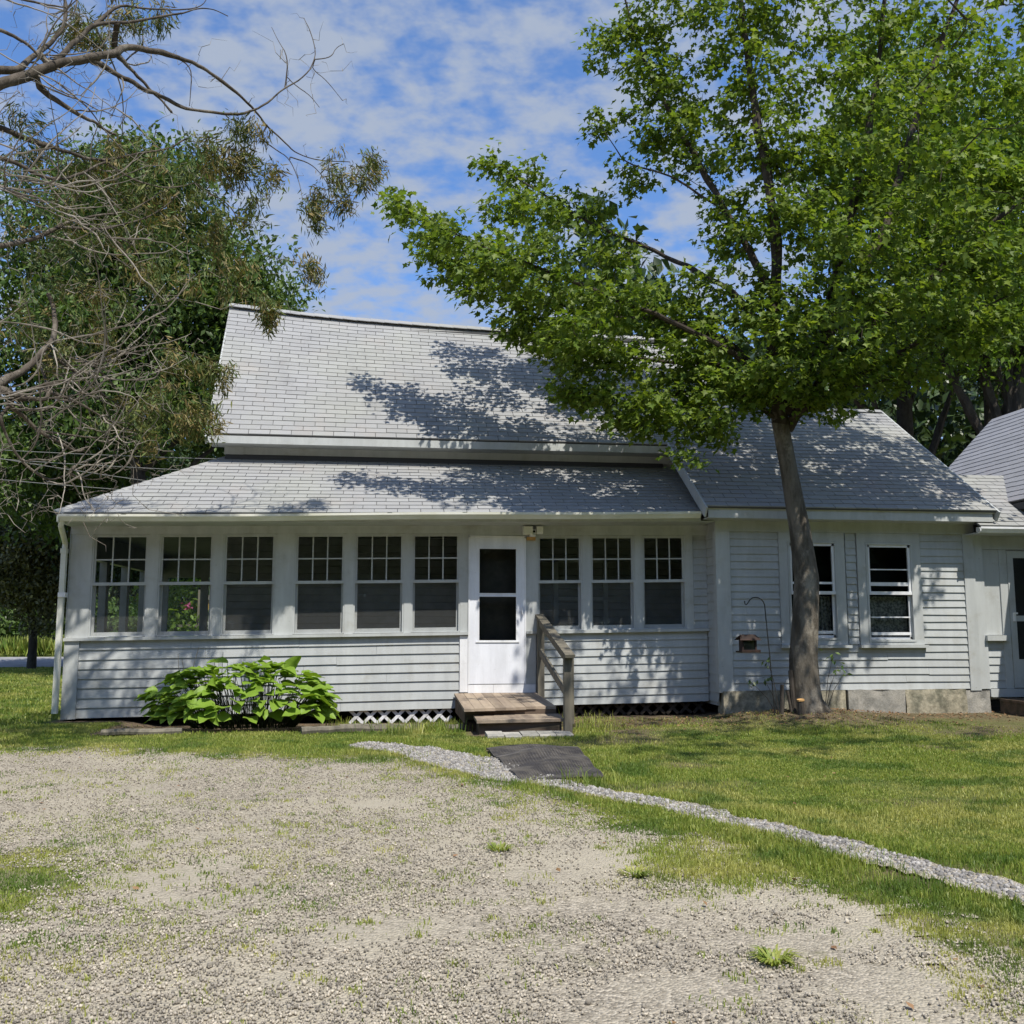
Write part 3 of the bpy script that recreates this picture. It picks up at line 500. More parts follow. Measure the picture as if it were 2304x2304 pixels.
# ---- porch windows
def window(x0, x1, zb, zr, zt, tf, name='window', cols=3, bay=True):
    fr = MB(tf); d = .10
    fr.box(x0, x0 + .022, -.004, d, zb, zt); fr.box(x1 - .022, x1, -.004, d, zb, zt)
    fr.box(x0 + .022, x1 - .022, -.004, d, zt - .012, zt); fr.box(x0 + .022, x1 - .022, -.010, d, zb, zb + .012)
    wi = fr.build(name, MAT['trim'], house)
    a, b = x0 + .022, x1 - .022
    u = MB(tf); ya, yb = .012, .044
    u.box(a, a + .024, ya, yb, zr + .018, zt - .012); u.box(b - .024, b, ya, yb, zr + .018, zt - .012)
    u.box(a + .024, b - .024, ya, yb, zt - .034, zt - .012)
    u.box(a, b, ya - .014, yb, zr - .022, zr + .018)
    u.build('upper_sash', MAT['trim'], wi)
    ga, gb, gb_, gt = a + .024, b - .024, zr + .018, zt - .034
    zm = (gb_ + gt) / 2
    m = MB(tf); m.box(ga, gb, ya + .004, yb - .006, zm - .009, zm + .009); m.build('muntin', MAT['trim'], wi)
    for c in range(1, cols):
        x = ga + (gb - ga) * c / cols
        m = MB(tf); m.box(x - .0085, x + .0085, ya + .002, yb - .008, gb_, gt); m.build('muntin', MAT['trim'], wi)
    for c in range(cols):
        for r in range(2):
            xa, xb = ga + (gb - ga) * c / cols + .008, ga + (gb - ga) * (c + 1) / cols - .008
            za, zb2 = (gb_, zm - .008) if r == 0 else (zm + .008, gt)
            j = random.uniform(-.0012, .0012)
            p = MB(tf); p.add([(xa, .026 + j, za), (xb, .026 - j, za), (xb, .026, zb2), (xa, .026 + j, zb2)], [(0, 1, 2, 3)]); p.build('pane', MAT['glass'], wi)
    l = MB(tf); ya, yb = .050, .084
    l.box(a, a + .03, ya, yb, zb + .012, zr - .02); l.box(b - .03, b, ya, yb, zb + .012, zr - .02)
    l.box(a + .03, b - .03, ya, yb, zb + .012, zb + .062); l.box(a + .03, b - .03, ya, yb, zr - .02, zr + .01)
    l.build('lower_sash', MAT['trim'], wi)
    p = MB(tf); p.add([(a + .03, .066, zb + .06), (b - .03, .066, zb + .06), (b - .03, .067, zr - .02), (a + .03, .066, zr - .02)], [(0, 1, 2, 3)]); p.build('pane', MAT['glass'], wi)
    p = MB(tf); p.add([(a, .0475, zb + .014), (b, .0475, zb + .014), (b, .0475, zr - .022), (a, .0475, zr - .022)], [(0, 1, 2, 3)]); p.build('brightening_veil', MAT['brightening_veil'], wi)  # added sheet, brightens the glass of the lower sash
    return wi
for x0, x1 in ((-3.901, -3.184), (-3.055, -2.349), (-2.233, -1.54), (-1.296, -.618), (-.503, .176), (.274, .944)):
    window(x0, x1, 1.240, 1.934, 2.584, sag)
for x0, x1 in ((2.008, 2.656), (2.759, 3.406), (3.506, 4.146)):
    window(x0, x1, 1.238, 1.912, 2.551, sag)

# ---- porch inside (seen through the glass)
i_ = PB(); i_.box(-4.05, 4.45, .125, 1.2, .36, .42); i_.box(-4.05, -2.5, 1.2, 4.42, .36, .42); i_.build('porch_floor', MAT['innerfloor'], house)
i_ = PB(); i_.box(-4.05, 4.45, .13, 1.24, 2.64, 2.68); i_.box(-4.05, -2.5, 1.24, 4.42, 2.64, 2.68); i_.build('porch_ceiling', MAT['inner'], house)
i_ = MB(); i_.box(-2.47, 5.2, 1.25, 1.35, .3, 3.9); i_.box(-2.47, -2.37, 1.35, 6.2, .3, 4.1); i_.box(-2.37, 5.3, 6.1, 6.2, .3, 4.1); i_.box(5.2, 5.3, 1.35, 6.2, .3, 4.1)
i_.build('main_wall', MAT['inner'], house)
i_ = MB()
for k in range(22):
    z = .42 + k * .105
    i_.add([(-2.47, 1.222, z + .009), (5.1, 1.222, z + .009), (5.1, 1.240, z + .105), (-2.47, 1.240, z + .105), (-2.47, 1.25, z), (5.1, 1.25, z)], [(0, 1, 2, 3), (0, 4, 5, 1)])
i_.build('inner_siding', MAT['inner'], house)
i_ = MB(); i_.box(-2.468, 5.1, 1.2455, 1.249, .42, 2.63); i_.build('inner_shade_sheet', MAT['deck'], house)  # dark backing paints the shade lines between the inner boards
i_ = MB(); i_.box(1.1, 1.16, 1.19, 1.225, .42, 2.4); i_.box(1.84, 1.9, 1.19, 1.225, .42, 2.4); i_.box(1.1, 1.9, 1.19, 1.225, 2.4, 2.47)
i_.box(2.45, 2.52, 1.18, 1.225, 1.1, 2.35); i_.box(3.22, 3.29, 1.18, 1.225, 1.1, 2.35); i_.box(2.45, 3.29, 1.18, 1.225, 1.72, 1.77); i_.box(2.45, 3.29, 1.18, 1.225, 2.3, 2.37); i_.build('inner_trim', MAT['trim'], house)

# ---- storm door
dr = MB()
dr.box(1.075, 1.197, -.028, .01, .55, 2.548); dr.box(1.722, 1.833, -.028, .01, .55, 2.548)
dr.box(1.197, 1.722, -.028, .01, 2.396, 2.548); dr.box(1.197, 1.722, -.028, .01, 1.737, 1.774); dr.box(1.197, 1.722, -.028, .01, .55, 1.131)
door = dr.build('storm_door', MAT['door'], house)
t = MB()
for za, zb in ((1.774, 2.396), (1.131, 1.737)):
    t.box(1.190, 1.206, -.036, -.029, za - .008, zb + .008); t.box(1.713, 1.729, -.036, -.029, za - .008, zb + .008)
    t.box(1.206, 1.713, -.036, -.029, zb - .006, zb + .008); t.box(1.206, 1.713, -.036, -.029, za - .008, za + .006)
t.box(1.16, 1.757, -.040, -.029, 1.108, 1.1225); t.build('pane_frame', MAT['white'], door)
for za, zb in ((1.774, 2.396), (1.131, 1.737)):
    p = MB(); p.add([(1.197, -.012, za), (1.722, -.012, za), (1.722, -.0125, zb), (1.197, -.012, zb)], [(0, 1, 2, 3)]); p.build('pane', MAT['glass'], door)
h = MB(); h.box(1.785, 1.81, -.05, -.028, 1.50, 1.60); h.tube([(1.797, -.05, 1.545), (1.797, -.075, 1.545), (1.797, -.078, 1.49)], .008, 6); h.build('handle', MAT['white'], door)
t = MB(); t.box(1.055, 1.074, -.034, .03, .545, 2.566); t.box(1.834, 1.853, -.034, .03, .545, 2.566); t.box(1.055, 1.853, -.034, .03, 2.549, 2.572); t.build('door_frame', MAT['white'], house)
t = MB(); t.box(.942, 1.054, -.022, .03, .44, 1.2); t.build('door_casing', MAT['white'], house)
t = MB(); t.box(1.854, 1.99, -.020, .03, .545, 1.22); t.build('door_casing', MAT['trim'], house)
t = MB(); t.box(1.056, 1.40, -.03, .03, .43, .54); t.box(1.403, 1.985, -.03, .03, .43, .54); t.build('kick_board', MAT['white'], house)
t = MB(); t.box(1.1, 1.8, .30, .33, .5, 2.5); t.build('door_dark_sheet', MAT['innerfloor'], house)  # dark sheet stands in for the unlit porch behind the door glass

# ---- security light over the door
sl = MB(); sl.box(1.862, 1.985, -.045, -.03, 2.513, 2.56); sl = sl.build('security_light', MAT['tancut'], house)
def rbox(mb, x0, x1, y0, y1, z0, z1, c=.012):
    mb.prism([(y0, z0 + c), (y0, z1 - c), (y0 + c, z1), (y1, z1), (y1, z0), (y0 + c, z0)], x0, x1)
b = MB(); rbox(b, 1.80, 1.925, -.19, -.06, 2.585, 2.70); b.build('lamp_head', MAT['gutter'], sl)
b = MB(); rbox(b, 1.985, 2.075, -.17, -.05, 2.60, 2.705); b.build('lamp_head', MAT['gutter'], sl)
b = MB(); rbox(b, 1.90, 1.975, -.13, -.03, 2.562, 2.60); b.box(1.93, 1.98, -.12, -.04, 2.60, 2.66); b.build('sensor', MAT['white'], sl)
b = MB(); b.tube([(1.953, -.135, 2.63), (1.953, -.12, 2.63)], .016, 8); b.build('sensor_lens', MAT['dark'], sl)

# ---- eaves, gutter, downspout of the porch
g = PB(); g.box(-4.19, 4.40, -.53, .0, 2.69, 2.705); g.build('soffit', MAT['trim'], house)
g = PB(); g.box(-4.19, 4.20, -.555, -.532, 2.70, 2.80); g.build('fascia', MAT['trim'], house)
g = PB(); g.box(-4.20, 4.21, -.575, -.30, 2.792, 2.812); g.build('eave_edge', MAT['eave'], house)
def gut(V):
    V = V.copy(); V[:, 2] += S * V[:, 0] + .0055 * (V[:, 0] + 4.1) + .006 * np.sin(V[:, 0] * 1.3 + 1); return V
gp = [(-.560, .0), (-.560, .082), (-.566, .082), (-.566, .006), (-.630, .004), (-.648, .03), (-.668, .058), (-.672, .082), (-.680, .082), (-.678, .052), (-.655, .024), (-.636, -.004)]
gm = MB(gut)
for k in range(24):
    xa = -4.13 + 8.30 * k / 24; gm.prism([(y, 2.690 + z) for y, z in gp], xa, xa + 8.30 / 24)
gutter = gm.build('gutter', MAT['gutter'], house)
for x in (-3.35, -2.35, -1.24, -.03, .95, 2.55, 4.14):
    b = MB(gut); b.prism([(y - .005 if y < -.6 else y, 2.688 + z * 1.03) for y, z in gp[4:9]] + [(-.62, 2.76)], x - .03, x + .03); b.build('gutter_joint', MAT['gutter'], gutter)
b = MB(); b.box(-4.145, -4.13, -.68, -.56, 2.62, 2.71); b.build('gutter_end', MAT['gutter'], gutter)
ds = MB()
ds.tube([(-4.10, -.61, 2.66), (-4.13, -.56, 2.58), (-4.19, -.25, 2.47), (-4.215, -.10, 2.40), (-4.22, -.09, 2.30)], .034, 10)
ds.box(-4.255, -4.192, -.125, -.06, 1.72, 2.33); ds.box(-4.262, -4.198, -.12, -.055, .22, 1.72)
down = ds.build('downspout', MAT['gutter'], house)
b = MB(); b.box(-4.26, -4.17, -.135, -.02, 1.70, 1.76); b.build('bracket', MAT['white'], down)
b = MB(); b.box(-4.262, -4.186, -.132, -.052, 2.27, 2.33); b.build('bracket', MAT['gutter'], down)

# ---- shingles
SH_BUDGET = [300]
def clip_poly(poly, region):
    for i in range(len(region)):
        (ax, ay), (bx, by) = region[i], region[(i + 1) % len(region)]
        out = []
        for j in range(len(poly)):
            p, q = poly[j], poly[(j + 1) % len(poly)]
            sp = (bx - ax) * (p[1] - ay) - (by - ay) * (p[0] - ax); sq = (bx - ax) * (q[1] - ay) - (by - ay) * (q[0] - ax)
            if sp >= 0: out.append(p)
            if (sp >= 0) != (sq >= 0):
                t = sp / (sp - sq); out.append((p[0] + t * (q[0] - p[0]), p[1] + t * (q[1] - p[1])))
        poly = out
        if len(poly) < 3: return []
    return poly
def shingle_roof(name, fmap, L, H, rows, mat, region=None, tab=.305, parts=0, under=.03, nu=12):
    """fmap(u, v) -> point, u metres along the eave, v 0..1 up the slope; tabs are thin wedges with open joints"""
    P = lambda u, v: np.array(fmap(u, v), float)
    n0 = np.cross(P(L * .5 + .1, .5) - P(L * .5, .5), P(L * .5, .6) - P(L * .5, .5)); n0 /= np.linalg.norm(n0)
    if n0[2] < 0: n0 = -n0
    region = region or [(0, 0), (L, 0), (L, 1), (0, 1)]
    us = sorted(p[0] for p in region)
    # deck under the tabs
    V, F = [], []
    poly = region
    cells = 14
    for k in range(cells):
        ua, ub = us[0] + (us[-1] - us[0]) * k / cells, us[0] + (us[-1] - us[0]) * (k + 1) / cells
        for q in range(6):
          c = clip_poly([(ua, q / 6), (ub, q / 6), (ub, (q + 1) / 6), (ua, (q + 1) / 6)], poly)
          if len(c) < 3: continue
          b = len(V); n = len(c)
          V += [P(u, v) - n0 * .006 for u, v in c] + [P(u, v) - n0 * under for u, v in c]
          F += [tuple(range(b, b + n)), tuple(range(b + 2 * n - 1, b + n - 1, -1))] + [(b + i, b + n + i, b + n + (i + 1) % n, b + (i + 1) % n) for i in range(n)]
    roof = mk(name, V, F, MAT['deck'], house)
    JV, JF = [], []
    left = parts
    for r in range(rows):
        off = (r % 2) * tab / 2 + (r % 3) * .012 + random.uniform(-.01, .01)
        v0, v1 = r / rows, (r + 1) / rows
        k0 = int((us[0] - off) / tab) - 2
        for k in range(k0, k0 + int((us[-1] - us[0]) / tab) + 5):
            a, b = off + k * tab, off + (k + 1) * tab
            jv = random.uniform(-.05, .05) / rows
            gap = .0042
            full = [(a + gap, v0 + jv), (b - gap, v0 + jv + random.uniform(-.025, .025) / rows), (b - gap, v1), (a + gap, v1)]
            c = clip_poly(full, region)
            if len(c) < 3: continue
            n = len(c)
            top = []
            for u, v in c:
                t = (v - v0) * rows
                top.append(P(u, v) + n0 * (.011 - .008 * min(max(t, 0), 1)))
            low = [P(u, v) - n0 * .005 for u, v in c]
            F1 = [tuple(range(n))] + [(i, n + i, n + (i + 1) % n, (i + 1) % n) for i in range(n)]
            isfull = n == 4 and abs(c[0][0] - full[0][0]) < 1e-6 and abs(c[1][0] - full[1][0]) < 1e-6
            if left > 0 and isfull:
                mk('shingle', top + low, F1, mat, roof); left -= 1
            else:
                bb = len(JV); JV += top + low; JF += [tuple(bb + i for i in f) for f in F1]
    if JV: props(mk('shingles', JV, JF, mat, roof), kind='stuff')
    return roof

# porch roof, front slope (eave sagging with the porch, top level against the main wall)
def porch_front(u, v):
    x = -4.20 + u; e = np.array((x, -.60, 2.802 + .0150 * x)); t = np.array((x, 1.25, 3.815)); return e + (t - e) * v
shingle_roof('porch_roof', porch_front, 8.44, 2.1, 16, MAT['shingle'], [(0, 0), (8.60, 0), (8.60, 1), (1.72, 1)], parts=300)
def porch_left(u, v):                       # u runs from back to front
    y = 5.0 - u; e = np.array((-4.20, y, 2.735)); t = np.array((-2.48, y, 3.81)); return e + (t - e) * v
shingle_roof('porch_side_roof', porch_left, 5.6, 2.0, 15, MAT['shingle'], [(0, 0), (5.6, 0), (3.75, 1), (0, 1)])
hc = MB(); Ha, Hb = np.array((-4.21, -.61, 2.755)), np.array((-2.47, 1.26, 3.825))
for k in range(17):
    p, q = Ha + (Hb - Ha) * (k / 17), Ha + (Hb - Ha) * ((k + 1.06) / 17)
    lift = .018
    e1, e2 = np.array((.115, 0, -.045)), np.array((0, .12, -.055))
    a, c = p + (0, 0, lift + .004), q + (0, 0, lift - .006)
    hc.add([a, a + e1 * 1.0, c + e1, c, a - e2 * np.array((1, 1, -1)) * 0 + e2, c + e2, a - (0, 0, .012), a + e1 - (0, 0, .012)], [(0, 1, 2, 3), (4, 0, 3, 5), (0, 6, 7, 1)])
hc.build('hip_cap', MAT['shingle'], house)

# main block
RX = [-2.9, -1.61, -.69, .49, 2.65, 5.6]; RZ = [6.935, 6.822, 6.762, 6.715, 6.652, 6.60]
def main_front(u, v):
    x = -2.70 + u; e = np.array((x, .88, 4.10)); xr = x - .19 * max(0, 1 - u / 6); t = np.array((xr, 3.6, np.interp(xr, RX, RZ)))
    p = e + (t - e) * v; p[2] -= .02 * math.sin(v * math.pi); return p
shingle_roof('main_roof', main_front, 8.1, 3.8, 30, MAT['shingle'])
def main_back(u, v):
    a = main_front(8.1 - u, 1.0); e = np.array((a[0], 6.35, 4.1)); return e + (a - e) * v
shingle_roof('main_back_roof', main_back, 8.1, 3.8, 6, MAT['shingle'], tab=1.2)
rc = MB()
for k in range(34):
    a, b = main_front(8.1 * k / 34, 1.0), main_front(8.1 * (k + 1.05) / 34, 1.0)
    dz = .012 * (1 if k % 2 else 0) * 0 + .055 + .012 * float(vnoise(k * .35, 1, 1, 8))
    f0, r0 = np.array((0, -.125, -.085)), np.array((0, .13, -.09))
    A, B = a + (0, 0, dz), b + (0, 0, dz - .006)
    rc.add([A, B, B + f0, A + f0, A + r0, B + r0, A + f0 - (0, 0, .012), B + f0 - (0, 0, .012)], [(0, 3, 2, 1), (0, 1, 5, 4), (3, 6, 7, 2)])
rc.build('ridge_cap', MAT['shingle'], house)
g = MB(); g.box(-2.70, 5.3, 3.44, 3.76, 6.52, 6.58); g.build('ridge_shadow_bar', MAT['deck'], house)  # dark bar stands in for the shadow under the ridge cap
g = MB(); g.box(-2.66, 5.2, .885, .91, 3.965, 4.075); g.build('main_fascia', MAT['trim'], house)
g = MB(); g.box(-2.66, 5.2, .91, 1.25, 3.97, 3.985); g.build('main_soffit', MAT['trim'], house)
g = MB(); g.box(-2.476, 5.2, 1.232, 1.25, 3.86, 3.97); g.build('upper_wall_board', MAT['trim'], house)
g = MB(); g.box(-2.48, -2.20, 1.222, 1.232, 3.86, 3.97); g.build('upper_corner_board', MAT['trim'], house)
g = MB(); g.add([(-2.46, 1.16, 3.785), (4.2, 1.16, 3.79), (4.2, 1.225, 3.865), (-2.46, 1.225, 3.862), (-2.46, 1.225, 3.75), (4.2, 1.225, 3.75)], [(0, 1, 2, 3), (3, 2, 5, 4), (0, 3, 4), (1, 5, 2)]); g.build('roof_flashing', MAT['deck'], house)
for xs in (-2.47, 5.25):                     # gable walls and rake boards
    g = MB(); g.add([(xs, 1.3, 3.85), (xs, 6.1, 3.85), (xs, 3.6, 6.6), (xs + .08, 1.3, 3.85), (xs + .08, 6.1, 3.85), (xs + .08, 3.6, 6.6)], [(0, 1, 2), (5, 4, 3), (0, 3, 4, 1), (1, 4, 5, 2), (2, 5, 3, 0)]); g.build('gable_wall', MAT['siding'], house)
a0, a1 = main_front(0, 0), main_front(0, 1)
g = MB(); g.bar(a0 + (.012, .0, -.10), a1 + (.012, 0, -.10), .022, .13); g.build('rake_board', MAT['trim'], house)

# ---- right wing
YW = -.4
w = MB(); 
for xa, xb in ((4.47, 5.50), (6.20, 6.65), (7.335, 8.16)): w.box(xa, xb, YW + .03, YW + .13, 1.15, 2.50)
w.box(4.47, 8.16, YW + .03, YW + .13, .45, 1.15); w.box(4.47, 8.16, YW + .03, YW + .13, 2.50, 2.79); w.box(4.47, 4.57, YW + .13, 1.2, .25, 2.9); w.build('wing_wall', MAT['siding'], house)
w = MB()
w.add([(4.475, -.3, 2.75), (4.475, 1.3, 2.75), (4.475, 1.3, 4.2), (4.475, -.3, 3.05), (4.55, -.3, 2.75), (4.55, 1.3, 2.75), (4.55, 1.3, 4.2), (4.55, -.3, 3.05)], [(0, 1, 2, 3), (7, 6, 5, 4), (0, 3, 7, 4)]); w.build('wing_gable', MAT['siding'], house)
def wsegs(i, z):
    if z < .985: return [(4.655, 8.125)]
    return [(4.655, 5.363), (6.354, 6.505), (7.462, 8.125)]
clapboards(wsegs, .452, .1042, 21, YW + .02, house)
for k in range(19):                          # return wall boards, facing left
    z = .30 + k * .125
    g = MB(); g.add([(4.452, YW + .03, z), (4.452, .02, z), (4.466, .02, z + .128), (4.466, YW + .03, z + .128), (4.47, YW + .03, z), (4.47, .02, z)], [(0, 3, 2, 1), (0, 1, 5, 4)]); g.build('clapboard', MAT['siding'], house)
for a, b, y in ((4.45, 4.653, YW - .012), (8.127, 8.29, YW - .012)):
    g = MB(); g.box(a, b, y, YW + .1, .43, 2.64); g.build('corner_board', MAT['trim'], house)
g = MB(); g.box(4.45, 8.30, YW - .02, YW + .03, 2.64, 2.785); g.build('frieze_board', MAT['trim'], house)
g = MB(); g.box(4.24, 8.38, -.735, YW + .02, 2.782, 2.797); g.build('wing_soffit', MAT['trim'], house)
g = MB(); g.box(4.24, 8.38, -.76, -.735, 2.784, 2.90); g.build('wing_fascia', MAT['trim'], house)
g = MB(); g.prism([(-.76, 2.897), (-.795, 2.925), (-.80, 2.945), (-.735, 2.945), (-.735, 2.897)], 4.22, 8.40); g.build('crown_moulding', MAT['trim'], house)
def wing_window(x0, x1, zb, zr, zt, bars):
    fr = MB(); y0 = YW - .012
    fr.box(x0, x0 + .03, y0 - .008, YW + .08, zb, zt); fr.box(x1 - .03, x1, y0 - .008, YW + .08, zb, zt)
    fr.box(x0 + .03, x1 - .03, y0 - .008, YW + .08, zt - .03, zt); fr.box(x0 + .03, x1 - .03, y0 - .012, YW + .08, zb, zb + .03)
    wi = fr.build('window', MAT['trim'], house)
    c = MB(); c.box(x0 - .125, x0 - .002, y0 - .002, YW + .03, 1.07, 2.638); c.box(x1 + .002, x1 + .118, y0 - .002, YW + .03, 1.07, 2.638); c.box(x0 - .002, x1 + .002, y0 - .002, YW + .03, zt + .002, 2.638); c.box(x0 - .002, x1 + .002, y0 - .002, YW + .03, 1.07, zb - .002)
    c.build('casing', MAT['trim'], wi)
    c = MB(); c.box(x0 - .15, x1 + .15, YW - .075, YW, 1.03, 1.068); c.build('sill', MAT['trim'], wi)
    a, b = x0 + .03, x1 - .03
    u = MB(); u.box(a, a + .035, YW, YW + .035, zr, zt - .03); u.box(b - .035, b, YW, YW + .035, zr, zt - .03); u.box(a, b, YW, YW + .035, zt - .065, zt - .03); u.box(a, b, YW - .012, YW + .035, zr - .02, zr + .025); u.build('upper_sash', MAT['white'], wi)
    l = MB(); l.box(a, a + .03, YW + .04, YW + .07, zb + .03, zr - .02); l.box(b - .03, b, YW + .04, YW + .07, zb + .03, zr - .02); l.box(a, b, YW + .04, YW + .07, zb + .03, zb + .065); l.build('lower_sash', MAT['white'], wi)
    for z, hgt in bars:
        m = MB(); m.box(a + .03, b - .03, YW + .012, YW + .036, z - hgt / 2, z + hgt / 2); m.build('sash_bar', MAT['white'], wi)
    for za, zb2, y in ((zr + .02, zt - .06, YW + .02), (zb + .06, zr - .02, YW + .055)):
        p = MB(); p.add([(a + .03, y, za), (b - .03, y, za), (b - .03, y + .001, zb2), (a + .03, y, zb2)], [(0, 1, 2, 3)]); p.build('pane', MAT['glass'], wi)
    return wi
wa = wing_window(5.49, 6.21, 1.14, 1.79, 2.515, ((1.245, .04), (1.93, .03)))
wb = wing_window(6.641, 7.345, 1.112, 1.79, 2.505, ((2.125, .016), (1.455, .018), (1.225, .04), (1.92, .05)))
for wi, xa, xb in ((wa, 5.95, 6.17), (wb, 6.68, 7.31)):
    c = MB(); n = 14
    V = [(xa + (xb - xa) * k / n, YW + .16 + .015 * math.sin(k * 2.1), z) for z in (1.15, 1.75) for k in range(n + 1)]
    c.add(V, [(k, k + 1, n + 2 + k, n + 1 + k) for k in range(n)]); c.build('curtain', MAT['curtain'], wi)
d = MB(); d.box(5.3, 7.6, YW + .5, YW + .52, .9, 2.7); d.build('dark_room_sheet', MAT['dark'], house)
# the black sheet above stands in for the unlit room behind the windows
def wing_front(u, v):
    x = 4.20 + u; e = np.array((x, -.81, 2.935)); t = np.array((x, 2.19, 5.05)); return e + (t - e) * v
shingle_roof('wing_roof', wing_front, 4.21, 3.65, 29, MAT['shingle'])
def wing_back(u, v):
    x = 8.41 - u; e = np.array((x, 5.2, 2.935)); t = np.array((x, 2.19, 5.05)); return e + (t - e) * v
shingle_roof('wing_back_roof', wing_back, 4.21, 3.65, 6, MAT['shingle'], tab=1.2)
g = MB()
for k in range(14):
    a, b = 4.2 + 4.21 * k / 14, 4.2 + 4.21 * (k + 1) / 14 - .004
    z = 5.075 + .004 * (k % 2)
    g.add([(a, 2.19, z), (b, 2.19, z - .004), (b, 2.07, z - .075), (a, 2.07, z - .07), (a, 2.31, z - .07), (b, 2.31, z - .075)], [(0, 3, 2, 1), (0, 1, 5, 4)])
g.build('ridge_cap', MAT['shingle'], house)
for u in (0.0, 4.21):
    a0, a1 = wing_front(u, 0), wing_front(u, 1)
    o_ = -.012 if u == 0 else .012
    g = MB(); g.bar(a0 + (o_, -.01, -.085), a1 + (o_, 0, -.085), .024, .15); g.build('rake_board', MAT['trim'], house)
g = MB(); g.add([(8.15, -.37, 2.8), (8.15, 4.7, 2.8), (8.15, 2.19, 4.95), (8.07, -.37, 2.8), (8.07, 4.7, 2.8), (8.07, 2.19, 4.95)], [(0, 1, 2), (5, 4, 3), (0, 2, 5, 3)]); g.build('wing_gable', MAT['siding'], house)
# foundation blocks
def rough_block(x0, x1, y0, y1, z0, z1, mat, seed):
    n, m = 10, 4; V = []; 
    for j in range(m + 1):
        for i in range(n + 1):
            x = x0 + (x1 - x0) * i / n; z = z0 + (z1 - z0) * j / m
            e = .03 * (vnoise(x, z, 4, seed) - .5) + .012 * (vnoise(x, z, 14, seed) - .5)
            V.append((x + (0.02 * (vnoise(z, seed, 9, 1) - .5) if i in (0, n) else 0), y0 + e, z + (.02 * (vnoise(x, seed, 7, 3) - .5) if j == m else 0)))
    b = len(V); V += [(x0, y1, z0), (x1, y1, z0), (x1, y1, z1), (x0, y1, z1)]
    F = [(j * (n + 1) + i, j * (n + 1) + i + 1, (j + 1) * (n + 1) + i + 1, (j + 1) * (n + 1) + i) for j in range(m) for i in range(n)]
    F += [(m * (n + 1), m * (n + 1) + n, b + 2, b + 3), (0, m * (n + 1), b + 3, b), (n, b + 1, b + 2, m * (n + 1) + n)]
    return mk('foundation_block', V, F, mat, house)
rough_block(4.50, 5.55, YW - .03, YW + .2, .02, .455, MAT['stonefound'], 1)
rough_block(5.56, 6.27, YW - .01, YW + .2, .02, .45, MAT['stonefound'], 2)
rough_block(6.285, 7.12, YW - .035, YW + .2, .0, .455, MAT['concrete'], 3)
rough_block(7.14, 8.05, YW - .02, YW + .2, .0, .45, MAT['stonefound'], 4)
rough_block(8.055, 8.42, YW + .0, YW + .2, .0, .43, MAT['concrete'], 5)

# ---- connecting bay on the right, and the tall building beyond
g = MB(); g.box(8.292, 8.44, YW + .012, YW + .1, .45, 2.62); g.build('corner_board', MAT['trim'], house)
g = MB(); g.box(8.30, 10.2, YW + .07, YW + .2, .3, 2.66); g.build('bay_wall', MAT['siding'], house)
g = MB(); g.box(8.44, 8.70, YW + .05, YW + .07, 1.205, 2.425); g.build('wall_panel', MAT['trim'], house)
g = MB(); g.box(8.44, 9.7, YW + .03, YW + .07, 2.43, 2.62); g.build('frieze_board', MAT['trim'], house)
g = MB(); g.box(8.405, 8.745, YW - .04, YW + .07, 1.125, 1.20); g.build('sill_board', MAT['trim'], house)
clapboards(lambda i, z: [(8.442, 8.735)], .452, .112, 6, YW + .06, house)
g = MB(); g.box(8.70, 8.815, YW + .03, YW + .07, .45, 2.428); g.build('door_casing', MAT['trim'], house)
g = MB(); g.box(8.43, 8.46, YW - .01, YW + .07, .34, .45); g.box(8.462, 10.0, YW + .0, YW + .07, .335, .448); g.build('kick_board', MAT['trim'], house)
sd_ = MB(); y0 = YW + .02
sd_.box(8.82, 8.91, y0, y0 + .04, .46, 2.41); sd_.box(9.5, 9.6, y0, y0 + .04, .46, 2.41); sd_.box(8.91, 9.5, y0, y0 + .04, 2.31, 2.41); sd_.box(8.91, 9.5, y0, y0 + .04, 1.40, 1.48); sd_.box(8.91, 9.5, y0, y0 + .04, .46, .86)
sdo = sd_.build('side_storm_door', MAT['trim'], house)
for za, zb in ((1.48, 2.31), (.86, 1.40)):
    p = MB(); p.add([(8.91, y0 + .02, za), (9.5, y0 + .02, za), (9.5, y0 + .021, zb), (8.91, y0 + .02, zb)], [(0, 1, 2, 3)]); p.build('pane', MAT['glass'], sdo)
h = MB(); h.box(8.855, 8.885, y0 - .03, y0, 1.40, 1.52); h.box(8.85, 8.895, y0 - .06, y0 - .03, 1.50, 1.525); h.build('handle', MAT['white'], sdo)
d = MB(); d.box(8.85, 9.55, YW + .062, YW + .068, .5, 2.4); d.build('dark_room_sheet', MAT['dark'], house)  # black sheet stands in for the unlit room behind the side door
g = MB(); g.box(8.16, 9.3, -.72, YW + .1, 2.622, 2.64); g.build('bay_soffit', MAT['trim'], house)
g = MB(); g.prism([(y + .0 - .13, 2.635 + z * .95) for y, z in gp], 8.16, 9.3); g.build('gutter', MAT['white'], house)
g = MB(); g.tube([(8.15, -.76, 2.665), (8.165, -.76, 2.665)], .045, 12); g.build('gutter_end', MAT['white'], house)
def bay_front(u, v):
    x = 8.15 + u; e = np.array((x, -.80, 2.725)); t = np.array((x, .72, 3.70)); return e + (t - e) * v
shingle_roof('bay_roof', bay_front, 1.6, 1.8, 14, MAT['shingle'])
def tall_left(u, v):
    y = 3.0 - u; e = np.array((9.08, y, 3.16)); t = np.array((11.06, y, 5.16)); return e + (t - e) * v
shingle_roof('tall_roof', tall_left, 6.2, 2.8, 22, MAT['shingle_dark'])
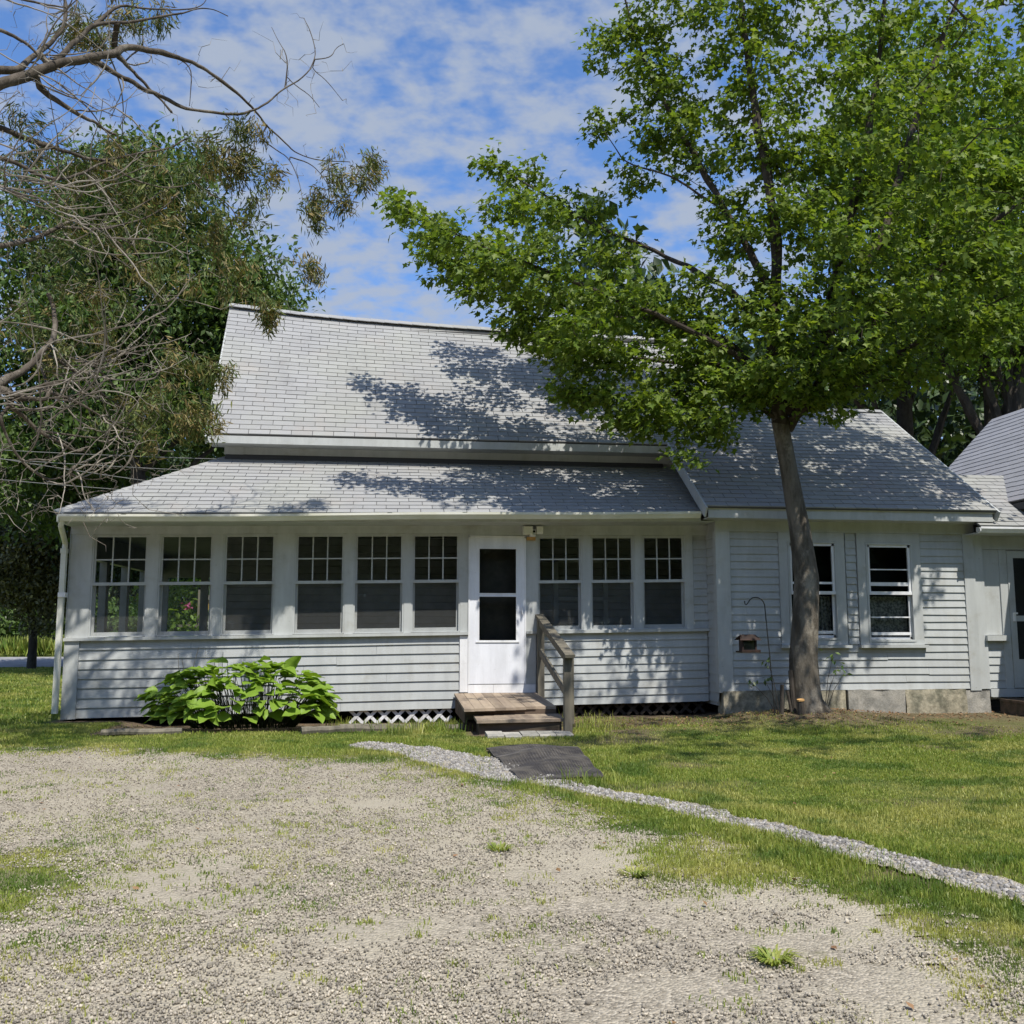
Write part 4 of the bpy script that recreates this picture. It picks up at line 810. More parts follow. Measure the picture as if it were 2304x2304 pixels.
def tall_right(u, v):
    y = -3.2 + u; e = np.array((13.04, y, 3.16)); t = np.array((11.06, y, 5.16)); return e + (t - e) * v
shingle_roof('tall_far_roof', tall_right, 6.2, 2.8, 6, MAT['shingle_dark'], tab=1.2)
g = MB(); g.box(9.36, 9.46, -3.0, -.36, .1, 3.3); g.box(9.36, 12.7, 2.7, 2.8, .1, 3.3); g.box(9.36, 12.7, -3.0, -2.9, .1, 3.3); g.box(12.6, 12.7, -2.9, 2.7, .1, 3.3)
g.add([(9.3, 2.8, 3.2), (12.7, 2.8, 3.2), (11.06, 2.8, 5.05), (9.3, -2.95, 3.2), (12.7, -2.95, 3.2), (11.06, -2.95, 5.05)], [(0, 1, 2), (5, 4, 3)]); g.build('tall_wall', MAT['siding'], house)
g = MB(); g.box(9.07, 9.09, -3.2, 3.0, 3.02, 3.12); g.build('tall_fascia', MAT['deck'], house)

# ---- lattice skirts under the porch: crossing slats
def lattice(x0, x1, z0, z1, y, mat, step, w, zs):
    hgt = z1 - z0
    for dirn in (1, -1):
        k = x0 - hgt
        while k < x1 + hgt:
            a, b = (k, k + hgt) if dirn == 1 else (k + hgt, k)
            # clip to [x0, x1]
            pa, pb = np.array((a, z0)), np.array((b, z1)); d = pb - pa
            t0, t1 = 0., 1.
            lo, hi = (x0 - pa[0]) / d[0], (x1 - pa[0]) / d[0]
            t0, t1 = max(t0, min(lo, hi)), min(t1, max(lo, hi))
            if t1 - t0 > .25:
                p, q = pa + d * t0, pa + d * t1
                g = MB(sag if zs else None); yy = y + (0 if dirn == 1 else .008)
                g.bar((p[0], yy, p[1]), (q[0], yy, q[1]), .006, w, up=(0, 1, 0)) if False else g.bar((p[0], yy, p[1]), (q[0], yy, q[1]), .007, w, up=(1, 0, 0))
                g.build('lattice_slat', mat, house)
            k += step
lattice(-.52, .84, .035, .232, .045, MAT['lattice'], .185, .042, True)
lattice(2.12, 4.40, .06, .225, .075, MAT['latticebrown'], .19, .045, True)
g = PB(); g.box(-4.1, 4.4, .35, .38, .0, .26); g.box(-4.1, -4.07, -.0, 4.3, .0, .25); g.build('crawl_space_dark_sheet', MAT['dark'], house)  # black sheets stand in for the darkness under the porch
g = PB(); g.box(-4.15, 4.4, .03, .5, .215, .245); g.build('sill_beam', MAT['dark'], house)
# ================================================================== GROUND
def axis(lo, hi, fine0, fine1, step, growth=1.22):
    a = list(np.arange(fine0, fine1 + 1e-6, step)); d = step
    while a[-1] < hi: d *= growth; a.append(a[-1] + d)
    d = step
    while a[0] > lo: d *= growth; a.insert(0, a[0] - d)
    return np.array(a)
gx, gy = axis(-420, 420, -13, 11, .11), axis(-300, 600, -13.5, 1.0, .11)
X, Y = np.meshgrid(gx, gy)
Z = gz(X, Y)
nx, ny = len(gx), len(gy)
idx = np.arange(nx * ny).reshape(ny, nx)
Fg = np.stack([idx[:-1, :-1], idx[:-1, 1:], idx[1:, 1:], idx[1:, :-1]], -1).reshape(-1, 4)
SDX = drive_sd(X, Y); SAND = np.clip(1.25 + SDX / .8, 0, 1)
cov = np.clip(lawn(X, Y) * 1.3 - .75 * SAND, 0, 1)
ground = mk('ground', np.stack([X, Y, Z], -1).reshape(-1, 3), Fg, MAT['ground'], tint=cov.ravel(), smooth=True)
at_ = ground.data.attributes.new('sand', 'FLOAT', 'POINT'); at_.data.foreach_set('value', SAND.ravel().astype(np.float32))
props(ground, 'grassy yard with bare soil along the house walls', kind='structure')

def masked_sheet(name, x0, x1, y0, y1, st, mask, lift, mat, label):
    xs, ys = np.arange(x0, x1, st), np.arange(y0, y1, st)
    X, Y = np.meshgrid(xs, ys); Z = gz(X, Y) + lift
    nx, ny = len(xs), len(ys); idx = np.arange(nx * ny).reshape(ny, nx)
    F = np.stack([idx[:-1, :-1], idx[:-1, 1:], idx[1:, 1:], idx[1:, :-1]], -1).reshape(-1, 4)
    c = mask(X[:-1, :-1] + st / 2, Y[:-1, :-1] + st / 2).ravel()
    F = F[c]; used = np.unique(F); remap = np.zeros(nx * ny, int); remap[used] = np.arange(len(used))
    V = np.stack([X, Y, Z], -1).reshape(-1, 3)[used]
    return props(mk(name, V, remap[F], mat, smooth=True), label, kind='structure')
masked_sheet('driveway', -14, 5, -17, -2.2, .06, lambda x, y: (drive_sd(x, y) + .55 * (vnoise(x, y, 12, 91) - .5) + .3 * (vnoise(x, y, 31, 92) - .5) > -.30) & (patch_sd(x, y) + .4 * (vnoise(x, y, 12, 93) - .5) < .4), .007, MAT['drive'], 'sandy gravel driveway with thin grass creeping in')
masked_sheet('stone_path', -.7, 4.2, -11, -2.6, .05, lambda x, y: path_sd(x, y) > .0, .016, MAT['drive'], 'narrow path of pale crushed stone')
rs = MB()
for k in range(30):
    xa, xb = -60 + k * 2, -58 + k * 2
    rs.add([(xa, 17.2, float(gz(xa, 17.2)) + .02), (xb, 17.2, float(gz(xb, 17.2)) + .02), (xb, 22.5, float(gz(xb, 22.5)) + .03), (xa, 22.5, float(gz(xa, 22.5)) + .03)], [(0, 1, 2, 3)])
props(rs.build('road', MAT['asphalt']), 'strip of grey road beyond the left lawn', kind='structure')

# ---- instanced-by-numpy geometry
def rand_rot(n, rng):
    q = rng.normal(size=(n, 4)); q /= np.linalg.norm(q, axis=1, keepdims=True); w, x, y, z = q.T
    return np.stack([1 - 2 * (y * y + z * z), 2 * (x * y - z * w), 2 * (x * z + y * w), 2 * (x * y + z * w), 1 - 2 * (x * x + z * z), 2 * (y * z - x * w), 2 * (x * z - y * w), 2 * (y * z + x * w), 1 - 2 * (x * x + y * y)], -1).reshape(n, 3, 3)
def scatter(name, bv, bf, pos, rot, scale, mat, parent=None, kind=None, label=None, origin=(0, 0, 0), smooth=False):
    bv = np.asarray(bv, float); bf = np.asarray(bf, int); n = len(pos)
    sc = scale[:, None, None] if scale.ndim == 1 else scale[:, None, :]
    V = np.einsum('nij,nkj->nki', rot, bv[None] * sc) + pos[:, None, :]
    F = (bf[None] + (np.arange(n) * len(bv))[:, None, None]).reshape(-1, bf.shape[1])
    o = mk(name, V.reshape(-1, 3), F, mat, parent, origin, smooth)
    return props(o, label, kind=kind)
OCT_V = [(1, 0, 0), (0, 1, 0), (-1, 0, 0), (0, -1, 0), (0, 0, 1), (0, 0, -1)]
OCT_F = [(0, 1, 4), (1, 2, 4), (2, 3, 4), (3, 0, 4), (1, 0, 5), (2, 1, 5), (3, 2, 5), (0, 3, 5)]
ROCK_V = [(1, .1, 0), (.35, .95, .1), (-.8, .6, -.1), (-.9, -.5, .1), (.2, -1, -.05), (.4, .3, .8), (-.4, .1, .9), (.0, -.5, .75), (0, 0, -.8)]
ROCK_F = [(0, 1, 5), (1, 2, 6), (1, 6, 5), (2, 3, 6), (3, 7, 6), (3, 4, 7), (4, 0, 7), (0, 5, 7), (5, 6, 7), (1, 0, 8), (2, 1, 8), (3, 2, 8), (4, 3, 8), (0, 4, 8)]

def frustum_points(n, d0, d1, rng, power=1.0, span=.62):
    """points on the ground in front of the camera, denser nearby"""
    d = d0 * (d1 / d0) ** (rng.random(n) ** power)
    a = (rng.random(n) * 2 - 1) * span + R(7.27)
    return d * np.sin(a), -13.02 + d * np.cos(a)

rng = np.random.default_rng(11)
x, y = frustum_points(135000, 2.6, 12, rng, .95)
m = (drive_sd(x, y) + .5 * (rng.random(len(x)) - .5) > -.30) & (patch_sd(x, y) < .5)
m &= vnoise(x, y, 1.1, 71) * .6 + vnoise(x, y, 4, 72) * .4 + .25 * rng.random(len(x)) > .47
x, y = x[m], y[m]
n = len(x); s = .0036 + .0048 * rng.random(n) ** 2.4 + (rng.random(n) > .9975) * .009
pos = np.stack([x, y, gz(x, y) + .012 + s * .2], -1)
scatter('driveway_gravel', OCT_V, OCT_F, pos, rand_rot(n, rng), s[:, None] * (1 + .5 * rng.random((n, 3)) - .25), MAT['pebble'], kind='stuff', label='loose grey and tan pebbles on the driveway')
x, y = rng.uniform(-.6, 4, 130000), rng.uniform(-10.5, -2.6, 130000)
m = path_sd(x, y) > .005 + .05 * rng.random(len(x))
x, y = x[m], y[m]; n = len(x); s = .006 + .0105 * rng.random(n) ** 1.8
pos = np.stack([x, y, gz(x, y) + .012 + s * .3], -1)
scatter('path_gravel', ROCK_V, ROCK_F, pos, rand_rot(n, rng), s[:, None] * (1 + .5 * rng.random((n, 3)) - .25), MAT['pathstone'], kind='stuff', label='pale crushed stones filling the narrow path')

# ---- grass
def grass(name, x, y, hgt, wid, rng, mat, label):
    n = len(x); a = rng.random(n) * 6.283; lean = rng.normal(0, .45, n); la = rng.random(n) * 6.283
    z = gz(x, y) + .004
    base = np.stack([x, y, z], -1); side = np.stack([np.cos(a), np.sin(a), 0 * a], -1) * (wid / 2)[:, None]
    ld = np.stack([np.cos(la) * lean, np.sin(la) * lean, 0 * la], -1)
    mid = base + np.stack([0 * z, 0 * z, hgt * .6], -1) + ld * (hgt * .35)[:, None]
    tip = base + np.stack([0 * z, 0 * z, hgt * (1 - .35 * np.abs(lean))], -1) + ld * (hgt * 1.0)[:, None]
    V = np.stack([base - side, base + side, mid + side * .8, mid - side * .8, tip], 1).reshape(-1, 3)
    F = np.array([(0, 1, 2), (0, 2, 3), (3, 2, 4)]); F = (F[None] + (np.arange(n) * 5)[:, None, None]).reshape(-1, 3)
    return props(mk(name, V, F, mat), label, kind='stuff')
rng = np.random.default_rng(5)
xs, ys = [], []
x, y = frustum_points(900000, 3.0, 13.2, rng, .70)
m = rng.random(len(x)) < lawn(x, y) * (.45 + .75 * vnoise(x, y, 2.7, 81))
x, y = x[m], y[m]
d = np.hypot(x, y + 13)
hh = (.012 + .024 * rng.random(len(x)) ** 1.3) * (.55 + .9 * vnoise(x, y, 2.2, 82)) * (1 + .5 * (path_sd(x, y) > -.35))
hh *= np.where(drive_sd(x, y) > .1, .7, 1)
grass('grass', x, y, hh, .0026 + .0004 * d * (.6 + .8 * rng.random(len(x))), rng, MAT['grass'], 'short patchy lawn grass in front of the house')
x, y = rng.uniform(-16, -3.6, 90000), rng.uniform(-2.9, 17, 90000)
m = (rng.random(len(x)) < lawn(x, y)) & ((x < -4.3) | (y < -1.9)) & (x / (y + 13.02) > -.46)
x, y = x[m], y[m]
grass('side_lawn_grass', x, y, .03 + .03 * rng.random(len(x)), .012 + .012 * rng.random(len(x)), rng, MAT['grass'], 'mown lawn beside the left end of the house')
# taller tufts along edges
x, y = [], []
for cx, cy, r_, k in ((.55, -1.75, .28, 260), (.2, -2.0, .35, 200), (-.3, -1.6, .35, 120), (-.55, -.9, .25, 110), (.75, -1.3, .15, 160), (2.4, -1.7, .3, 120), (1.5, -5.5, .2, 60), (2.6, -.8, .4, 60)):
    x += list(cx + rng.normal(0, r_ * .5, k)); y += list(cy + rng.normal(0, r_ * .4, k))
x, y = np.array(x), np.array(y)
grass('tall_grass', x, y, .08 + .12 * rng.random(len(x)), .006 + .004 * rng.random(len(x)), rng, MAT['grass'], 'tufts of taller grass beside the steps and edging logs')
rngw = np.random.default_rng(62)
cx = np.concatenate([rngw.uniform(-3.6, 2.2, 420), rngw.normal(-.9, .7, 190), rngw.uniform(-.2, 2.6, 240)]); cy = np.concatenate([rngw.uniform(-10.2, -4.2, 420), rngw.normal(-8.1, 1.0, 190), rngw.uniform(-10, -4.2, 240)])
keep = (drive_sd(cx, cy) > .05) & ((np.arange(len(cx)) < 610) | (drive_sd(cx, cy) < .75)); cx, cy = cx[keep], cy[keep]
k = rngw.integers(6, 42, len(cx)); rr = rngw.uniform(.012, .06, len(cx)); ii = np.repeat(np.arange(len(cx)), k)
x = cx[ii] + rngw.normal(0, 1, len(ii)) * rr[ii]; y = cy[ii] + rngw.normal(0, 1, len(ii)) * rr[ii]
grass('driveway_weeds', x, y, .010 + .022 * rngw.random(len(x)), .004 + .003 * rngw.random(len(x)), rngw, MAT['grass'], 'sparse little weeds sprouting through the driveway gravel')
# weed clump in the gravel
def weed(cx, cy, r_, k, label):
    a = rng.random(k) * 6.283; rr = r_ * np.sqrt(rng.random(k)); z0 = float(gz(cx, cy))
    V, F = [], []
    for i in range(k):
        px, py = cx + rr[i] * .35 * math.cos(a[i]), cy + rr[i] * .35 * math.sin(a[i]); L = .03 + .06 * rng.random(); w_ = .0045
        tx, ty = math.cos(a[i]), math.sin(a[i]); b = len(V)
        V += [(px - ty * w_, py + tx * w_, z0), (px + ty * w_, py - tx * w_, z0), (px + tx * L * .5 + ty * w_, py + ty * L * .5 - tx * w_, z0 + L * .5), (px + tx * L * .5 - ty * w_, py + ty * L * .5 + tx * w_, z0 + L * .5), (px + tx * L, py + ty * L, z0 + L * .45)]
        F += [(b, b + 1, b + 2), (b, b + 2, b + 3), (b + 3, b + 2, b + 4)]
    o = mk('weed_clump', np.array(V), F, MAT['grass'], origin=(cx, cy, z0)); return props(o, label, 'weed', 'weeds growing in the driveway gravel')
weed(1.47, -9.39, .13, 110, 'largest bright green weed tuft alone in the gravel near the camera')
weed(.62, -7.62, .10, 60, 'small weed tuft in the gravel just below the grass verge')
weed(1.25, -8.15, .15, 80, 'spreading flat weed on the gravel beside the grass verge')
# leaf litter and bark bits
DL_V = [(0, 0, 0), (.5, .3, .12), (1, 0, 0), (.5, -.3, .1)]; DL_F = [(0, 1, 2), (0, 2, 3)]
x = np.concatenate([rng.uniform(2.2, 9, 1500), rng.uniform(-3.2, .9, 420), rng.normal(5.3, .7, 500), rng.uniform(-3, 7, 260)])
y = np.concatenate([-.45 - np.abs(rng.normal(0, .75, 1500)), rng.uniform(-1.9, -.1, 420), rng.normal(-1.25, .35, 500), rng.uniform(-11, -3, 260)])
n = len(x); rt = rand_rot(n, rng); rt[:, 2, :] *= .45
scatter('leaf_litter', DL_V, DL_F, np.stack([x, y, gz(x, y) + .014], -1), rt, .022 + .03 * rng.random(n), MAT['litter'], kind='stuff', label='brown fallen leaves along the foundation')
# soil clods in the hosta bed

# ================================================================== STEPS, PAVERS, MAT
st = thing('wooden_steps', 'weathered wooden porch steps with a single grey handrail', 'steps', (1.45, -1.1, .1))
for k in range(9):
    xa = .87 + k * .1245; b = MB(); dz = random.uniform(-.003, .003)
    yf = -1.90 + .03 * k + random.uniform(-.006, .006)
    V = [(xa, -.03, .428), (xa + .119, -.03, .428), (xa + .113, yf + .003, .378 + dz), (xa - .008, yf, .378 + dz)]
    b.add(V + [(p[0], p[1], p[2] - .032) for p in V], [(3, 2, 1, 0)[::-1], (4, 5, 6, 7)[::-1], (0, 1, 5, 4)[::-1], (1, 2, 6, 5)[::-1], (2, 3, 7, 6)[::-1], (3, 0, 4, 7)[::-1]])
    b.build('deck_board', MAT['wood'], st)
b = MB(); b.box(.885, 1.975, -1.70, -1.665, .235, .345); b.build('riser', MAT['wooddark'], st)
b = MB(); b.box(.885, .92, -1.66, -.03, .18, .34); b.box(1.945, 1.975, -1.66, -.03, .18, .34); b.build('stringer', MAT['wooddark'], st)
b = MB(); b.add([(.985, -2.16, .235), (2.0, -2.10, .238), (2.0, -1.71, .262), (.985, -1.71, .258), (.985, -2.16, .268), (2.0, -2.10, .27), (2.0, -1.71, .294), (.985, -1.71, .29)], [(0, 3, 2, 1), (4, 5, 6, 7), (0, 1, 5, 4), (1, 2, 6, 5), (2, 3, 7, 6), (3, 0, 4, 7)]); b.build('tread', MAT['wood'], st)
b = MB(); b.box(1.02, 1.97, -2.08, -2.045, .06, .235); b.box(1.02, 1.05, -2.045, -1.7, .06, .235); b.box(1.94, 1.97, -2.045, -1.7, .06, .235); b.build('riser', MAT['wooddark'], st)
b = MB(); b.box(2.0, 2.09, -.13, -.04, .30, 1.43); b.build('post', MAT['woodgrey'], st)
b = MB(); b.box(1.985, 2.075, -2.20, -2.11, .05, .965); b.box(2.076, 2.10, -2.18, -2.13, .22, .965); b.build('post', MAT['woodgrey'], st)
b = MB(); b.bar((2.04, .0, 1.478), (2.035, -2.30, .985), .115, .036); b.build('handrail', MAT['woodgrey'], st)
b = MB(); b.bar((2.035, -.04, 1.40), (2.03, -2.2, .935), .04, .085); b.build('handrail_support', MAT['woodgrey'], st)
b = MB(); b.bar((2.035, -.08, .99), (2.03, -2.15, .545), .04, .088); b.build('lower_rail', MAT['woodgrey'], st)
lab = ('leftmost grey concrete paver at the foot of the steps', 'second grey paver from the left below the wooden steps', 'middle grey paver of the row below the wooden steps', 'fourth grey paver from the left below the wooden steps', 'rightmost grey paver under the handrail post')
for k in range(5):
    xa = 1.075 + k * .195; ya = -2.50 + .018 * k; j = random.uniform(-.02, .02)
    b = MB(); c = .012; zt = .135 + j * .3; w_ = .185
    b.prism([(ya + j, .05), (ya + j, zt - c), (ya + j + c, zt), (ya + j + .30 - c, zt + .012), (ya + j + .30, zt), (ya + j + .30, .05)], xa, xa + w_)
    props(b.build('concrete_paver', MAT['concrete'], origin=(xa + w_ / 2, ya, .06)), lab[k], 'paver', 'pavers at the foot of the steps')

mt = MB(); Q = [np.array(p) for p in ((.97, -3.42), (1.87, -3.37), (1.76, -5.16), (1.06, -5.30))]
def mp(u, v):
    p = (Q[0] * (1 - u) + Q[1] * u) * (1 - v) + (Q[3] * (1 - u) + Q[2] * u) * v
    rise = .055 * math.exp(-((u - .55) / .3) ** 2 - ((v - .35) / .3) ** 2) + .012 * math.sin(v * 17 + u * 5)
    return np.array((p[0], p[1], float(gz(p[0], p[1])) + .026 + rise))
for k in range(30):
    u = k / 29
    for j in range(14):
        a, b_ = mp(u, j / 14), mp(u, (j + 1) / 14); mt.bar(a, b_, .010, .012)
for k in range(60):
    v = k / 59
    for j in range(7):
        a, b_ = mp(j / 7, v), mp((j + 1) / 7, v); mt.bar(a + (0, 0, .003), b_ + (0, 0, .003), .010, .012)
mo = mt.build('rubber_mat', MAT['rubber'], origin=(1.4, -4.3, .09))
props(mo, 'black open mesh rubber mat lying across the stone path', 'mat')
bb = MB(); V = [mp(i / 12, j / 18) - (0, 0, .012) for j in range(19) for i in range(13)]
bb.add(V, [(j * 13 + i, j * 13 + i + 1, (j + 1) * 13 + i + 1, (j + 1) * 13 + i) for j in range(18) for i in range(12)]); bb.build('mat_backing', MAT['rubber'], mo)

def log(a, b, r0, r1, label, mat='woodgrey'):
    n = 9; P, rr = [], []
    for i in range(n):
        t = i / (n - 1); p = np.array(a) + (np.array(b) - np.array(a)) * t
        P.append((p[0], p[1] + .03 * (vnoise(t, r0 * 99, 4, 1) - .5), float(gz(p[0], p[1])) + .02 + r0 * .4 + .02 * (vnoise(t, r0 * 55, 5, 2) - .5))); rr.append((r0 + (r1 - r0) * t) * (.85 + .3 * vnoise(t, r0 * 33, 6, 3)))
    m = MB(); m.tube(P, rr, 8); o = m.build('edging_log', MAT[mat], origin=(a[0], a[1], .1), smooth=False)
    return props(o, label, 'log', 'logs edging the planting bed')
log((-3.15, -1.86), (-2.30, -1.80), .045, .04, 'short pale log left of the hosta in front of the house corner')
log((-.98, -1.90), (-.55, -1.85), .05, .045, 'stubby broken log just right of the hosta')
log((-.56, -1.80), (.88, -1.52), .055, .05, 'long grey log edging the bed in front of the white lattice')

# ================================================================== FOLIAGE
def frames(T, N):
    T = T / np.linalg.norm(T, axis=1, keepdims=True); N = N - T * np.sum(T * N, 1, keepdims=True)
    N = N / np.maximum(np.linalg.norm(N, axis=1, keepdims=True), 1e-6); Sx = np.cross(T, N)
    return np.stack([Sx, T, N], -1)
# maple leaf: five lobes, folded at the midrib
ML = [(0, .36, -.03), (0, 0, 0), (.24, .02, .05), (.20, .22, .03), (.50, .42, .07), (.17, .60, .03), (0, 1.0, -.05), (-.17, .60, .03), (-.50, .42, .07), (-.20, .22, .03), (-.24, .02, .05)]
MLF = [(0, i, i + 1) for i in range(1, 10)] + [(0, 10, 1)]
# small oval leaf, folded
OL = [(0, 0, 0), (.26, .45, .06), (0, 1, -.04), (-.26, .45, .06)]; OLF = [(0, 1, 2), (0, 2, 3)]

def densify(limb, step=.12):
    P = np.array(limb, float); out = [P[0]]
    for a, b in zip(P[:-1], P[1:]):
        k = max(1, int(np.linalg.norm(b[:3] - a[:3]) / step))
        for i in range(1, k + 1): out.append(a + (b - a) * i / k)
    return np.array(out)
def smooth_limb(limb):
    P = np.array(limb, float)
    for _ in range(2):
        Q = [P[0]]
        for a, b in zip(P[:-1], P[1:]): Q += [a * .75 + b * .25, a * .25 + b * .75]
        Q.append(P[-1]); P = np.array(Q)
    return P
def grow(limbs, ends, rng, arch=.12, r0=.0035, rk=.006, wob=.06, up=False):
    """join every end point to the nearest wood; returns twig paths (k,4,3) and their base radii"""
    N0 = np.concatenate([densify(l) for l in limbs])
    P = np.zeros((len(N0) + 3 * len(ends), 3)); P[:len(N0)] = N0[:, :3]; n = len(N0)
    d0 = np.array([np.min(np.sum((N0[:, :3] - e) ** 2, 1)) for e in ends]); order = np.argsort(d0)
    tw, rad = [], []
    for e in ends[order]:
        dv = e - P[:n]; dd = np.sqrt(np.sum(dv ** 2, 1))
        cost = dd * (1 + .35 * (dv[:, 2] < -.1 * dd)) if up else dd
        i = int(np.argmin(cost)); a = P[i]; L = dd[i]
        if L < .06: continue
        w = rng.normal(0, wob * L, (2, 3))
        m1 = a + (e - a) * .34 + w[0] + (0, 0, arch * L * .6); m2 = a + (e - a) * .68 + w[1] + (0, 0, arch * L * .7)
        P[n:n + 3] = (m1, m2, e); n += 3
        tw.append((a, m1, m2, e)); rad.append(r0 + rk * L)
    return np.array(tw), np.array(rad)
def in_blobs(blobs, rng, mult=1.0, shell=.45):
    out = []
    for cx, cy, cz, rx, rz, n in blobs:
        k = max(1, int(round(n * mult))); v = rng.normal(size=(k, 3)); v /= np.linalg.norm(v, axis=1, keepdims=True)
        r = rng.random(k)[:, None] ** shell; ry = .75 * (rx + rz) / 2 + .1
        out.append(np.array((cx, cy, cz)) + v * r * np.array((rx, ry, rz)))
    return np.concatenate(out)
def wood(mb, limbs, tw, rad, nl=8, nt=4):
    for l in limbs:
        P = smooth_limb(densify(l, .35)); nr = .82 + .36 * vnoise(np.arange(len(P)) * .37, P[:, 0] * 3, 1.0, 6)
        P[1:-1, :3] += (np.stack([vnoise(np.arange(len(P)), P[:, 2], .45, q) for q in (1, 2, 3)], -1) - .5)[1:-1] * np.minimum(P[1:-1, 3:4] * 1.6, .03)
        mb.tube(P[:, :3], list(P[:, 3] * nr), nl)
    for t, r in zip(tw, rad): mb.tube(t, [r, r * .75, r * .5, r * .25], nt, cap=False)

# ---- the maple in front of the wing
rng = np.random.default_rng(21)
TRUNK = [(5.46, -1.08, .05, .36), (5.42, -1.09, .2, .27), (5.38, -1.1, .36, .22), (5.36, -1.1, .55, .195), (5.36, -1.1, .92, .18), (5.42, -1.1, 1.55, .172), (5.44, -1.1, 1.95, .160), (5.37, -1.1, 2.6, .136), (5.25, -1.1, 3.4, .112), (5.15, -1.1, 4.05, .108), (5.05, -1.1, 4.75, .09)]
tree = thing('maple_tree', 'tall maple with smooth grey brown leaning trunk in front of the right wing', 'tree', (5.4, -1.08, .2))
mb = MB(); mb.tube([t[:3] for t in TRUNK], [t[3] for t in TRUNK], 14)
V0 = np.array(mb.V); nv = (vnoise(V0[:, 0] * 1 + V0[:, 1], V0[:, 2], 6, 5) - .5) * .025 * np.clip(1.2 - V0[:, 2] * .25, .3, 1)
cen = np.stack([np.interp(V0[:, 2], [t[2] for t in TRUNK], [t[0] for t in TRUNK]), np.full(len(V0), -1.09)], -1)
V0[:, :2] += (V0[:, :2] - cen) * nv[:, None] * 8; mb.V = [tuple(v) for v in V0]
mb.build('trunk', MAT['bark'], tree, smooth=True)
ends = in_blobs(MAPLE_BLOBS, rng, 1.3)
ends = np.concatenate([ends, in_blobs(MAPLE_FRONT, rng, .8)])
tw, rad = grow(MAPLE_LIMBS, ends, rng, .10, .0035, .010)
mb = MB(); wood(mb, MAPLE_LIMBS, tw, rad); mb.build('limbs', MAT['limbbark'], tree)
def twig_leaves(tw, per, jit, size, rng, droop=.55, out_from=(5.2, -1.1), upn=1.0, spread=.55, lo=.3):
    k = len(tw) * per; i = np.repeat(np.arange(len(tw)), per); t = lo + (1.08 - lo) * rng.random(k)
    B = tw[i]; t_ = t[:, None]
    p = B[:, 0] * (1 - t_) ** 3 + 3 * B[:, 1] * t_ * (1 - t_) ** 2 + 3 * B[:, 2] * t_ ** 2 * (1 - t_) + B[:, 3] * t_ ** 3
    j = rng.normal(0, 1, (k, 3)) * np.array((jit, jit, jit * .42)); p = p + j
    o = np.stack([p[:, 0] - out_from[0], p[:, 1] - out_from[1], 0 * t], -1); o /= np.maximum(np.linalg.norm(o, axis=1, keepdims=True), .3)
    T = o * .5 + np.array((0, 0, -droop)) + rng.normal(0, .55, (k, 3)) + j * 3
    N = np.array((0, -.25, upn)) + rng.normal(0, spread, (k, 3))
    return p, frames(T, N), size * (.6 + .65 * rng.random(k))
p, rt, s = twig_leaves(tw, 17, .095, .102, rng, spread=.42)
scatter('crown', ML, MLF, p, rt, s, MAT['maple'], tree, kind='stuff')

# ---- the dying cedar whose branches reach in from the left
rng = np.random.default_rng(33)
tree = thing('cedar_tree', 'half dead cedar reaching in from the left with bare grey branches and drooping sprays', 'tree', (-7.6, -4.6, .1))
CT = [(-7.7, -4.7, 0, .34), (-7.6, -4.6, 1.5, .28), (-7.3, -4.5, 3.5, .24), (-7.0, -4.4, 5.2, .2), (-6.9, -4.3, 8, .15), (-6.8, -4.2, 11, .06)]
starts = [list(l) for l in CEDAR_LIMBS]
limbs = [CT]
for l in CEDAR_LIMBS:                         # limbs that start outside the frame run back to the trunk
    a = np.array(l[0])
    if a[0] < -3.6:
        tz = min(max(a[2] - .5, 1.5), 9); tx = np.interp(tz, [c[2] for c in CT], [c[0] for c in CT])
        limbs.append([[tx, -4.45, tz, a[3] * 1.25], [(tx + a[0]) / 2, (-4.45 + a[1]) / 2, (tz + a[2]) / 2 + .15, a[3] * 1.1]] + [list(q) for q in l])
    else:
        allp = np.concatenate([densify(q) for q in limbs]); dd = np.linalg.norm(allp[:, :3] - a[:3], axis=1); j = int(np.argmin(dd))
        pre = [] if dd[j] < .05 else [[*allp[j][:3], a[3] * 1.1], [*((allp[j][:3] + a[:3]) / 2 + (0, 0, .06 * dd[j])), a[3] * 1.05]]
        limbs.append(pre + [list(q) for q in l])
mb = MB()
for l in limbs[:1]: mb.tube([q[:3] for q in l], [q[3] for q in l], 10)
mb.build('trunk', MAT['cedarbark'], tree, smooth=True)
for _ in range(330):                          # long bare whips that sag and turn up at the tip
    l = densify(limbs[int(rng.integers(1, len(limbs)))], .1); l = l[(l[:, 0] < -2.3) & (l[:, 0] > -5.4) & (l[:, 2] < 8)]
    if len(l) < 2: continue
    q = l[int(rng.integers(len(l)))]; L = rng.uniform(.5, 1.7); az = rng.normal(.05, .55); sl = rng.normal(-.15, .4); p = q[:3].copy(); W = [[*p, min(q[3] * .8, .0085)]]
    for i in range(7):
        az += rng.normal(0, .22); sl += rng.normal(.07, .24); p = p + L / 7 * np.array((math.cos(az) * math.cos(sl), math.sin(az) * .6, math.sin(sl)))
        W.append([*p, .0065 * (1 - i / 7) + .0022])
    if p[0] > -1.9 - .28 * abs(p[2] - 4.6): continue
    limbs.append(W)
fend = in_blobs(CEDAR_FOL, rng, 2.0, .6)
dend = []
for l in limbs[1:]:
    P = densify(l, .1); P = P[P[:, 0] > -5.2]
    for q in P[rng.random(len(P)) < .8]:
        dend.append(q[:3] + rng.normal(0, 1, 3) * np.array((.24, .2, .22)) + (.08, 0, -.10))
dend = np.array(dend)
